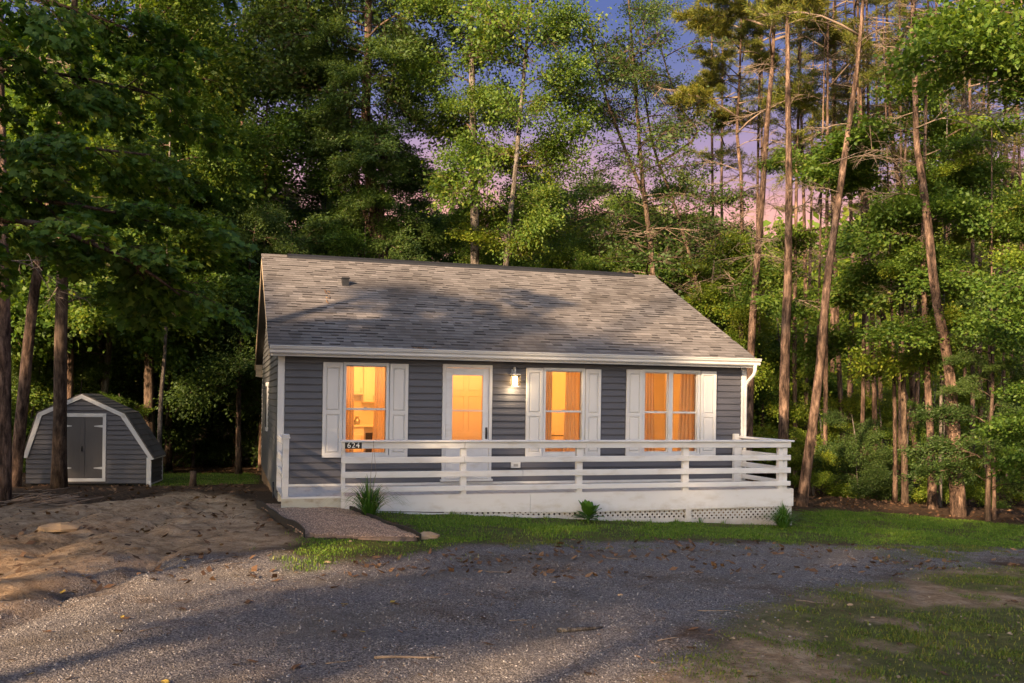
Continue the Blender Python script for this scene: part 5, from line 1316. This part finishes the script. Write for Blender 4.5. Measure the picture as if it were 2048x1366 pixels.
tree('pine_tree', 'slim pine leaning outwards from the deck corner', [(1602, 1014), (1621, 880), (1641, 720), (1655, 560), (1680, 380), (1698, 250), (1712, 150), (1726, 0)], 21.7, 21, 'bark_pine', [DEADB(9, 6, 11, 1.6), ('needle_thin', 10, 10, 15, 2.0, 1.6, .15, None)], H=16)
NT = ('needle_thin', 10, 8.5, 14, 2.4, 1.8, .05, None)
tree('pine_tree', 'sunlit pine bending in its lower half behind the lawn wood edge', [(1800, 760), (1776, 672), (1745, 549), (1733, 410), (1726, 287), (1720, 184), (1716, 40)], 29, 15, 'bark_pine', [DEADB(18, 6, 13, 2.4), NT], H=17)
tree('pine_tree', 'straight slim orange pine in the middle of the right wood', [(1701, 740), (1704, 600), (1706, 549), (1702, 430), (1700, 348), (1696, 200)], 33, 13, 'bark_pine', [DEADB(14, 6, 13, 2.4), NT], H=16)
tree('pine_tree', 'curving pine with many dead branches behind the young maple', [(1822, 700), (1816, 600), (1811, 533), (1802, 410), (1786, 287), (1776, 164), (1774, 40)], 30, 15, 'bark_pine', [DEADB(20, 6, 14, 2.6), NT], H=17)
tree('pine_tree', 'thick crooked pine with a sunlit foot at the lawn edge', [(1918, 1035), (1910, 900), (1905, 807), (1894, 710), (1870, 582), (1855, 440), (1840, 330), (1833, 287), (1829, 123), (1825, 0)], 20.9, 26, 'bark_pine', [DEADB(10, 5, 12, 1.8), ('needle_thin', 8, 10, 15, 2, 1.6, .1, None)], H=16)
tree('pine_tree', 'shorter trunk pine beside the crooked sunlit one', [(1866, 1026), (1862, 900), (1857, 803), (1850, 650), (1846, 500), (1850, 300)], 22, 18, 'bark_pine', [('spray', 6, 3, 8, 1.8, 1.8, .1, None), DEADB(8, 5, 12, 1.8)], H=14)
tree('pine_tree', 'pale slender pine forking above the young maple', [(1900, 640), (1903, 549), (1911, 410), (1925, 230), (1934, 103), (1936, 40)], 28, 13, 'bark_grey', [DEADB(16, 6, 13, 2.4), NT], stems=[([(1905, 500), (1950, 410), (1936, 287), (1931, 205)], 9)], H=17)
tree('pine_tree', 'slim leaning pine near the dark cedar bush', [(1978, 800), (1985, 690), (2001, 549), (2018, 410), (2028, 316), (2036, 150)], 27, 12, 'bark_pine', [DEADB(12, 6, 12, 2.2), ('spray', 8, 5, 9, 2.0, 2.0, .1, None)], H=15)
tree('pine_tree', 'thin pine trunk low in the wood, pale and straight', [(1790, 1014), (1790, 850), (1786, 700), (1780, 500)], 24, 10, 'bark_pine', [('spray', 6, 3, 9, 1.8, 1.5, .1, None), DEADB(6, 4, 9, 1.6)], H=12)
tree('pine_tree', 'dark twin of the thin pale pine, standing next to it', [(1810, 1018), (1808, 850), (1806, 700), (1804, 500)], 23.5, 14, 'bark_dark', [('spray', 6, 3, 9, 1.8, 1.5, .1, None), DEADB(6, 4, 9, 1.6)], H=13)
tree('pine_tree', 'short lit pine stem at the lawn edge near the dark cedar bush', [(1988, 1042), (1987, 900), (1984, 760)], 20.5, 9, 'bark_pine', [('spray', 7, 2.5, 6.5, 1.5, 1.2, .1, None)], H=8)
tree('pine_tree', 'orange lit thin stem behind the deck corner wood', [(1624, 990), (1630, 880), (1634, 760), (1640, 500)], 27, 10, 'bark_pine', [('spray', 9, 3, 9, 2, 1.8, .1, None)], H=12)
GP = 'slim pines of the wood beyond the lawn'
rq = random.Random(31)
for px0, dd in ((1445, 36), (1540, 38), (1612, 34), (1665, 40), (1688, 31), (1740, 42), (1766, 36), (1842, 34), (1880, 40), (1925, 37), (1962, 31), (2030, 35), (2065, 30), (1605, 44), (1650, 27), (1724, 27), (1752, 30), (1800, 26), (1833, 29), (1892, 27), (1944, 26), (1975, 34), (2005, 29), (2046, 26), (1590, 31), (1528, 33), (1460, 40)):
    ln = rq.uniform(-22, 22); bw = rq.uniform(-9, 9)
    wd = rq.uniform(8, 13)
    lb = ('thin' if wd < 9.6 else 'slim' if wd < 11.4 else 'stout') + ' bare stemmed pine, ' + ('leaning towards the cottage' if ln < -8 else 'leaning away from the cottage' if ln > 8 else 'nearly upright') + (', near the lawn edge' if dd < 30 else ', among the others in the right wood'.replace('right ', '') if dd < 36 else ', far back in the wood')
    tree('pine_tree', lb, [(px0, 930), (px0 + ln * .3 + bw, 640), (px0 + ln * .6 + bw, 380), (px0 + ln, 60)], dd, wd, 'bark_pine', [DEADB(9, 5, 14, 2.2), ('needle_thin', 9, 10, 17, 2.2, 1.6, .1, None)], H=rq.uniform(15, 19), group=GP)
# young broadleaves at the right
tree('maple_tree', 'young bright green maple spreading before the right-hand pines', [(1880, 1010), (1882, 800), (1886, 640), (1890, 450)], 22.5, 9, 'bark_grey', [('maple', 8, 2.0, 9.0, 1.6, 1.3, .08, 'leaf_young'), ('maple', 5, 4, 8, 1.8, 1.5, .05, 'leaf')],
     extra=[(1780, 400, 'maple', 1.8, 'leaf'), (1850, 330, 'maple', 1.8, 'leaf'), (1930, 400, 'maple', 1.8, 'leaf_young'), (1900, 480, 'maple', 1.8, 'leaf_young'), (1830, 450, 'maple', 1.6, 'leaf'), (1960, 450, 'maple', 1.6, 'leaf_young'), (1780, 520, 'maple', 1.6, 'leaf'), (1990, 330, 'maple', 1.8, 'leaf'), (2010, 250, 'maple', 1.8, 'leaf')], H=9.5)
tree('maple_tree', 'maple reaching in over the lawn from beyond the frame edge', [(2200, 1060), (2190, 800), (2180, 500), (2170, 200)], 17.5, 24, 'bark_grey', [('maple', 8, 9, 14, 2.0, 1.6, .1, 'leaf')],
     extra=[(2040, 160, 'maple', 1.8, 'leaf'), (1960, 60, 'maple', 2.0, 'leaf'), (1880, 30, 'maple', 1.8, 'leaf'), (1830, 90, 'maple', 1.8, 'leaf'), (2000, 110, 'maple', 2.0, 'leaf'), (2030, 400, 'maple', 1.6, 'leaf'), (2020, 620, 'maple', 1.5, 'leaf'), (2030, 900, 'maple', 1.2, 'leaf'), (2000, 840, 'maple', 1.2, 'leaf'), (2020, 500, 'maple', 1.6, 'leaf_young'), (1990, 560, 'maple', 1.5, 'leaf'), (2040, 770, 'maple', 1.4, 'leaf')], H=15)
tree('cedar_tree', 'dark brownish cedar bush at the lawn edge', [(1975, 1045), (1978, 900), (1985, 780)], 20.3, 12, 'bark_dark', [('feather', 26, -.3, 4.2, 1.5, .6, .25, 'leaf_dark')], H=4.6)

# ------------------------------------------------------------------ the maple overhanging from the left
def maple_bough(seed):
    r = np.random.default_rng(seed); rp_ = random.Random(seed); wood = MB(); A = []; Dd = []
    ax = lambda t: np.array([t, .06 * math.sin(4 * t + seed), .05 * math.sin(3 * t) - .22 * t * t])
    wood.tube([ax(t) for t in np.linspace(0, 1, 6)], [.010, .008, .006, .005, .003, .002], 5)
    for i in range(10):
        t = .15 + .83 * i / 9; an = rad(rp_.uniform(25, 60)) * (1 if i % 2 else -1); L = .42 * (1.1 - .6 * t) * rp_.uniform(.8, 1.2); d = np.array([math.cos(an), math.sin(an), rp_.gauss(-.1, .2)])
        p0 = ax(t); wood.tube([p0, p0 + d * L * .5, p0 + d * L + np.array([0, 0, -.04])], [.004, .003, .0015], 4, cap=False)
        for u in np.linspace(.3, 1.05, 9): A.append(p0 + d * L * u + np.array([0, 0, -.04 * u * u])); Dd.append(d)
    A = np.array(A); Dd = np.array(Dd); n = 270; i = r.integers(0, len(A), n)
    out = np.array([(0, 0), (.16, .20), (.05, .42), (.36, .34), (.46, .56), (.62, .20), (1, 0), (.62, -.20), (.46, -.56), (.36, -.34), (.05, -.42), (.16, -.20)])   # five-lobed leaf outline
    c = A[i] + r.normal(0, .035, (n, 3)); s = .100 * r.uniform(.55, 1.25, n)
    u = Dd[i] + r.normal(0, .7, (n, 3)) * np.array([1, 1, .3]) + np.array([0, 0, -.38]); u /= np.linalg.norm(u, axis=1)[:, None]
    nn = np.array([0, 0, 1.0]) + r.normal(0, .45, (n, 3)); v = np.cross(nn, u); v /= np.linalg.norm(v, axis=1)[:, None]; w = np.cross(u, v)
    V = c[:, None] + (u[:, None] * out[None, :, :1] + v[:, None] * out[None, :, 1:]) * s[:, None, None] - w[:, None] * (np.abs(out[None, :, 1:]) * .25 + out[None, :, :1] ** 2 * .18) * s[:, None, None]
    Vw = np.array(wood.v); o = len(Vw) + np.arange(n)[:, None] * 12
    q4 = np.array([f for f in wood.f if len(f) == 4]); q5 = np.array([f for f in wood.f if len(f) == 5])
    parts = [o + np.array([[0, 1, 2, 3]]), o + np.array([[0, 3, 4, 5]]), o + np.array([[0, 5, 6, 7]]), o + np.array([[0, 7, 8, 9]]), o + np.array([[0, 9, 10, 11]])]
    polys = [q4, q5] + parts
    return npmesh('bough', np.concatenate([Vw, V.reshape(-1, 3)]), polys, [M['bark_dark'], M['maple']], [0] * (len(q4) + len(q5)) + [1] * (5 * n))
MAPLE = [maple_bough(s) for s in (1, 2, 3)]
def maple_tree(label, foot, trunk_path, limbs, per, seed):
    r = random.Random(seed); t_ = empty('maple_tree', foot, label, 'tree')
    tp = smooth_path([np.array(foot) - np.array([0, 0, .15])] + [P(*q) for q in trunk_path], 18); trunk_tube(tp, .21, .08, seed).build('trunk', M['bark_dark'], t_, True)
    for lp in limbs:
        q = [P(*w) for w in lp]; sp = smooth_path(q, 16); K = len(sp)
        MB().tube(sp, [.045 * (1 - i / K * .8) for i in range(K)], 7).build('limb', M['bark_dark'], t_, True)
        for i in range(per):
            f = .12 + .88 * (i + r.random()) / per; c = sp[min(int(f * (K - 1)), K - 1)]; d = sp[min(int(f * (K - 1)) + 1, K - 1)] - sp[max(int(f * (K - 1)) - 1, 0)]; d = d / (np.linalg.norm(d) + 1e-9)
            a = r.choice((-1, 1)) * r.uniform(.2, 1.2); d = np.array([d[0] * math.cos(a) - d[1] * math.sin(a), d[0] * math.sin(a) + d[1] * math.cos(a), r.uniform(-.5, .25)])
            L = r.uniform(.75, 1.3); o_ = Vector(c); dv = Vector(d).normalized(); yv = Vector((0, 0, 1)).cross(dv).normalized(); zv = dv.cross(yv)
            ob = link('foliage', MAPLE[r.randrange(3)], t_); ob.matrix_parent_inverse = Matrix.Identity(4)
            ob.matrix_local = Matrix.Translation(o_ - t_.location) @ Matrix((dv, yv, zv)).transposed().to_4x4() @ Matrix.Rotation(r.uniform(-.5, .5), 4, 'X') @ Matrix.Diagonal((L, L * r.choice((-1, 1)), L, 1))
    return t_
mf = gD(-330, 11.5)
maple_tree('large maple whose leafy limbs hang in over the shed and cottage corner', mf, [(-320, 700, 11.5), (-300, 400, 11.4), (-280, 50, 11.3), (-270, -250, 11.2)],
    [[(-300, 330, 11.4), (-120, 300, 11.2), (80, 290, 11.4), (300, 310, 11.9)], [(-300, 480, 11.4), (-60, 400, 11.0), (150, 410, 11.3), (330, 450, 12.0)], [(-300, 520, 11.4), (0, 440, 10.8), (190, 490, 11.2), (290, 540, 11.6), (360, 590, 12.0)],
     [(-290, 190, 11.3), (-60, 140, 11.6), (130, 150, 12), (310, 190, 12.4)], [(-290, 30, 11.3), (0, -10, 11.5), (180, 30, 12), (330, 90, 12.6)], [(-280, -120, 11.3), (0, -160, 11.5), (180, -150, 12), (330, -110, 12.6)]], 12, 77)

# ------------------------------------------------------------------ the wood behind: trees one can tell apart, built from the same boughs
rb = random.Random(21)
def skyline(x):
    return float(np.interp(x, [-300, 420, 480, 560, 660, 720, 1050, 1110, 1160, 1240, 1330, 1420, 1480, 1560, 1640, 1760, 1900, 2060, 2300], [-100, 160, 340, 390, 390, 370, 360, 360, 390, 360, 320, 360, 410, 460, 490, 500, 480, 430, 350]))
LAB = [('oak_tree', 'leafy mid green tree in the wood behind the clearing', 'broad', 'leaf', 'bark_dark'), ('beech_tree', 'layered green tree in the wood behind the clearing', 'spray', 'leaf', 'bark_grey'),
       ('oak_tree', 'yellow green tree in the wood behind the clearing', 'broad', 'leaf_young', 'bark_grey'), ('elm_tree', 'dark leaved tree in the shaded wood behind the clearing', 'broad', 'leaf_dark', 'bark_dark')]
def wood_tree(px_, Dp, top_py, kind, n, group, low=.22, rad_=.26):
    nm, lb, bk, lf, bkm = LAB[kind]; bk = 'airy' if 560 < px_ < 1480 and rb.random() < .3 else bk; lb = lb.replace('behind the clearing', 'behind the shed' if px_ < 560 else 'behind the cottage roof' if px_ < 1480 else 'beyond the lawn') + (', near its edge' if Dp < 39 else ', far back'); f = gD(px_, Dp); Ht = max(3.0, CAM[2] + (PPY - top_py) / FPX * Dp - f[2]); t_ = empty(nm, f, lb, 'tree', group); r = rb
    ln = (r.uniform(-.06, .06), r.uniform(-.06, .06)); sp = [f + np.array([ln[0] * Ht * u + .12 * math.sin(u * 5 + px_), ln[1] * Ht * u, -.1 + (Ht + .1) * u * .93]) for u in np.linspace(0, 1, 8)]
    r0 = .008 * Ht + .03; trunk_tube(sp, r0, .015, int(px_ * 7 + Dp), True, 8).build('trunk', M[bkm], t_, True)
    ga = r.uniform(0, 6)
    for i in range(n):
        u = low + (1 - low) * (i + r.random() * .8) / n; ga += 2.4 + r.uniform(-.4, .4); c = sp[0] + (sp[-1] - sp[0]) * u; L = Ht * rad_ * (1.15 - .65 * u) * r.uniform(.75, 1.2); L = min(max(L, 1.0), 3.6)
        place_bough(t_, c, c + np.array([math.cos(ga) * L, math.sin(ga) * L, L * (r.uniform(-.15, .3) + .5 * max(0, u - .7))]), bk, r, lf, bkm)
    return t_
GW = 'trees of the wood behind the clearing'
def clear(p_, m=1.2): return not (-3.6 - m < p_[0] < W + 1.6 + m and -6 < p_[1] < D + 1.4 + m)
cnt = 0
for ring, (d0_, d1_, step) in enumerate(((26, 31, 120), (32, 38, 105), (40, 50, 95), (52, 66, 90))):
    x = -260 + rb.uniform(0, 50); n_ = 18 if ring < 2 else 13
    while x < 2350:
        px_ = x + rb.uniform(-30, 30); Dp = rb.uniform(d0_, d1_); p_ = gD(px_, Dp); x += step
        if not clear(p_, .8) or p_[0] < -30 or (px_ > 1490 and (ring < 2 or (ring == 2 and rb.random() < .45))): continue
        sh_ = (p_[0] * .74 + p_[1] * .67)
        kind = rb.choice((0, 1, 0, 3)) if px_ < 600 else rb.choice((0, 1, 2, 0, 2))
        top = skyline(px_) + rb.uniform(-30, 130) * (1.0 if px_ > 500 else .6)
        wood_tree(px_, Dp, top, kind, n_, GW, .30 if px_ < 560 else .15, .22); cnt += 1
for i in range(17):
    px_ = 545 + i * 56 + rb.uniform(-18, 18); wood_tree(px_, rb.uniform(33, 46), rb.uniform(390, 470), rb.choice((0, 1, 2, 0)), 17, GW, .12, .26)
for px_ in (548, 596, 640, 690, 735, 800, 1075, 1130): wood_tree(px_ + rb.uniform(-12, 12), rb.uniform(34, 42), rb.uniform(320, 370), rb.choice((0, 3, 0, 1)), 19, GW, .2, .22)
# saplings and bushes under them
GS = 'saplings and bushes along the wood edge'
LABS = [('sapling', 'low leafy sapling in the undergrowth of the wood', 'spray', 'leaf'), ('bush', 'bright leafy bush in the undergrowth of the wood', 'spray', 'leaf_young'), ('bush', 'dark leafy bush in the undergrowth of the wood', 'broad', 'leaf_dark')]
def sapling(px_, Dp, Ht, kind, n):
    nm, lb, bk, lf = LABS[kind]; lb = lb.replace('of the wood', 'behind the shed' if px_ < 560 else 'behind the cottage gable' if px_ < 1580 else 'beyond the lawn') + (', at the wood edge' if Dp < 29 else ', deep among the trunks'); f = gD(px_, Dp); t_ = empty(nm, f, lb, 'bush' if nm == 'bush' else 'sapling', GS); r = rb
    sp = [f + np.array([.08 * Ht * math.sin(u * 2 + px_), .05 * Ht * u, -.08 + Ht * u * .9]) for u in np.linspace(0, 1, 6)]
    trunk_tube(sp, .012 * Ht + .01, .008, int(px_), False, 6).build('trunk', M['bark_grey'], t_, True); ga = r.uniform(0, 6)
    for i in range(n):
        u = .06 + .92 * (i + r.random()) / n; ga += 2.4; c = sp[0] + (sp[-1] - sp[0]) * u; L = min(2.2, max(.8, Ht * .38 * (1.2 - .6 * u))) * r.uniform(.8, 1.15)
        place_bough(t_, c, c + np.array([math.cos(ga) * L, math.sin(ga) * L, L * r.uniform(-.05, .4)]), bk, r, lf)
x = 1610
while x < 2330:
    for d_, hh in ((23.5, 1.8), (26.5, 2.6), (30, 3.8), (37, 5.5)):
        px_ = x + rb.uniform(-40, 40); Dp = d_ + rb.uniform(-.8, 1.5); p_ = gD(px_, Dp)
        if clear(p_, .2) and p_[0] > W + 2.2: sapling(px_, Dp, hh * rb.uniform(.7, 1.3), rb.choice((0, 1, 0, 2) if d_ < 28 else (0, 1, 1)), 8)
    x += 125
x = -140
while x < 540:
    for d_, hh in ((27, 3.5), (32, 5.0), (40, 7)):
        px_ = x + rb.uniform(-35, 35); Dp = d_ + rb.uniform(-1, 1.5); p_ = gD(px_, Dp)
        if clear(p_, -.2) and not (px_ > 330 and d_ < 30): sapling(px_, Dp, hh * rb.uniform(.7, 1.3), rb.choice((0, 2, 2, 0, 1)), 8)
    x += 95
for x in range(1180, 1560, 60):
    sapling(x, rb.uniform(30, 36), rb.uniform(6.0, 8.5), rb.choice((0, 1, 1)), 10)
# far wood that closes the view, one mass
r = np.random.default_rng(99); n = 85000
th_ = r.uniform(-.75, .72, n); dd_ = r.uniform(70, 120, n); ang = YAW + th_
x = CAM[0] + np.sin(ang) * dd_; y = CAM[1] + np.cos(ang) * dd_; top = 7 + 6 * fbm(th_ * 9, dd_ * .05, 8) + 9 * sstep(.08, .42, th_); z = G(x, y, False) + top * r.random(n) ** .6
s_ = r.uniform(.25, .6, n)[:, None]; u_ = r.normal(0, 1, (n, 3)); u_ /= np.linalg.norm(u_, axis=1)[:, None]; v_ = np.cross(u_, r.normal(0, 1, (n, 3))); v_ /= np.linalg.norm(v_, axis=1)[:, None]
c_ = np.stack([x, y, z], 1); V = np.stack([c_ - u_ * s_, c_ + v_ * s_ * .6, c_ + u_ * s_, c_ - v_ * s_ * .6], 1).reshape(-1, 3)
tag(link('far_wood', npmesh('far_wood', V, [np.arange(n)[:, None] * 4 + np.array([[0, 1, 2, 3]])], [M['leaf_young']])), 'distant sunlit wooded slope seen between the trunks', 'wood', kind='stuff')
# ------------------------------------------------------------------ the wood on the sun's side, out of view, that shades the clearing
GO = 'trees on the near side of the clearing'
ax_, ay_ = -sdir.x / math.cos(SUN_EL), -sdir.y / math.cos(SUN_EL)      # the way the light travels
def near_tree(s, a, Ht, low, n, kind=0):
    x_, y_ = ax_ * a + ay_ * s, ay_ * a - ax_ * s
    f = np.array([x_, y_, Gz(x_, y_)]); nm, lb, bk, lf, bkm = LAB[kind]; t_ = empty(nm, f, 'broad leafy tree standing on the near side of the clearing', 'tree', GO); r = rb
    sp = [f + np.array([0, 0, -.1 + Ht * u * .95]) for u in np.linspace(0, 1, 6)]; trunk_tube(sp, .2, .03, int(s * 9 + a), True, 8).build('trunk', M[bkm], t_, True); ga = r.uniform(0, 6)
    for i in range(n):
        u = low + (1 - low) * (i + r.random()) / n; ga += 2.4; c = sp[0] + (sp[-1] - sp[0]) * u; L = 3.2 * r.uniform(.8, 1.2) * (1.1 - .5 * u)
        place_bough(t_, c, c + np.array([math.cos(ga) * L, math.sin(ga) * L, L * r.uniform(-.1, .3)]), 'broad', r, lf, bkm)
for s in np.arange(-30, -5.5, 6.0): near_tree(s + rb.uniform(-.8, .8), -rb.uniform(15, 18), 10.5, .25, 14)
near_tree(-4.0, -17, 9.5, .14, 16); near_tree(-8.2, -15, 10, .10, 16)
for s, h_, lo_ in ((-1.4, 12.4, .12), (1.2, 12.4, .32), (3.3, 12.6, .50), (6.0, 11.8, .62), (8.9, 11.0, .45), (12.0, 10.4, .52), (14.8, 9.8, .3)): near_tree(s, -18 - .6 * math.sin(s), h_, lo_, 16)
for s, a in ((3.6, -24), (7.4, -27)):
    x_, y_ = ax_ * a + ay_ * s, ay_ * a - ax_ * s; f = np.array([x_, y_, Gz(x_, y_)]); t_ = empty('pine_tree', f, 'tall bare stemmed pine on the near side of the clearing', 'tree', GO)
    sp = [f + np.array([.3 * math.sin(u * 3), 0, -.1 + 23 * u]) for u in np.linspace(0, 1, 9)]; trunk_tube(sp, .26, .05, int(s * 50), True, 9).build('trunk', M['bark_pine'], t_, True)
    for i in range(9): z_ = 17.5 + i * .6; q = sp[0] + np.array([0, 0, z_]); an = i * 2.4; place_bough(t_, q, q + np.array([math.cos(an) * 2.4, math.sin(an) * 2.4, .4]), 'needle', rb, None, 'deadwood')
print('objects', len(bpy.data.objects), 'trees', cnt, 'tris', sum(len(m.polygons) for m in bpy.data.meshes))
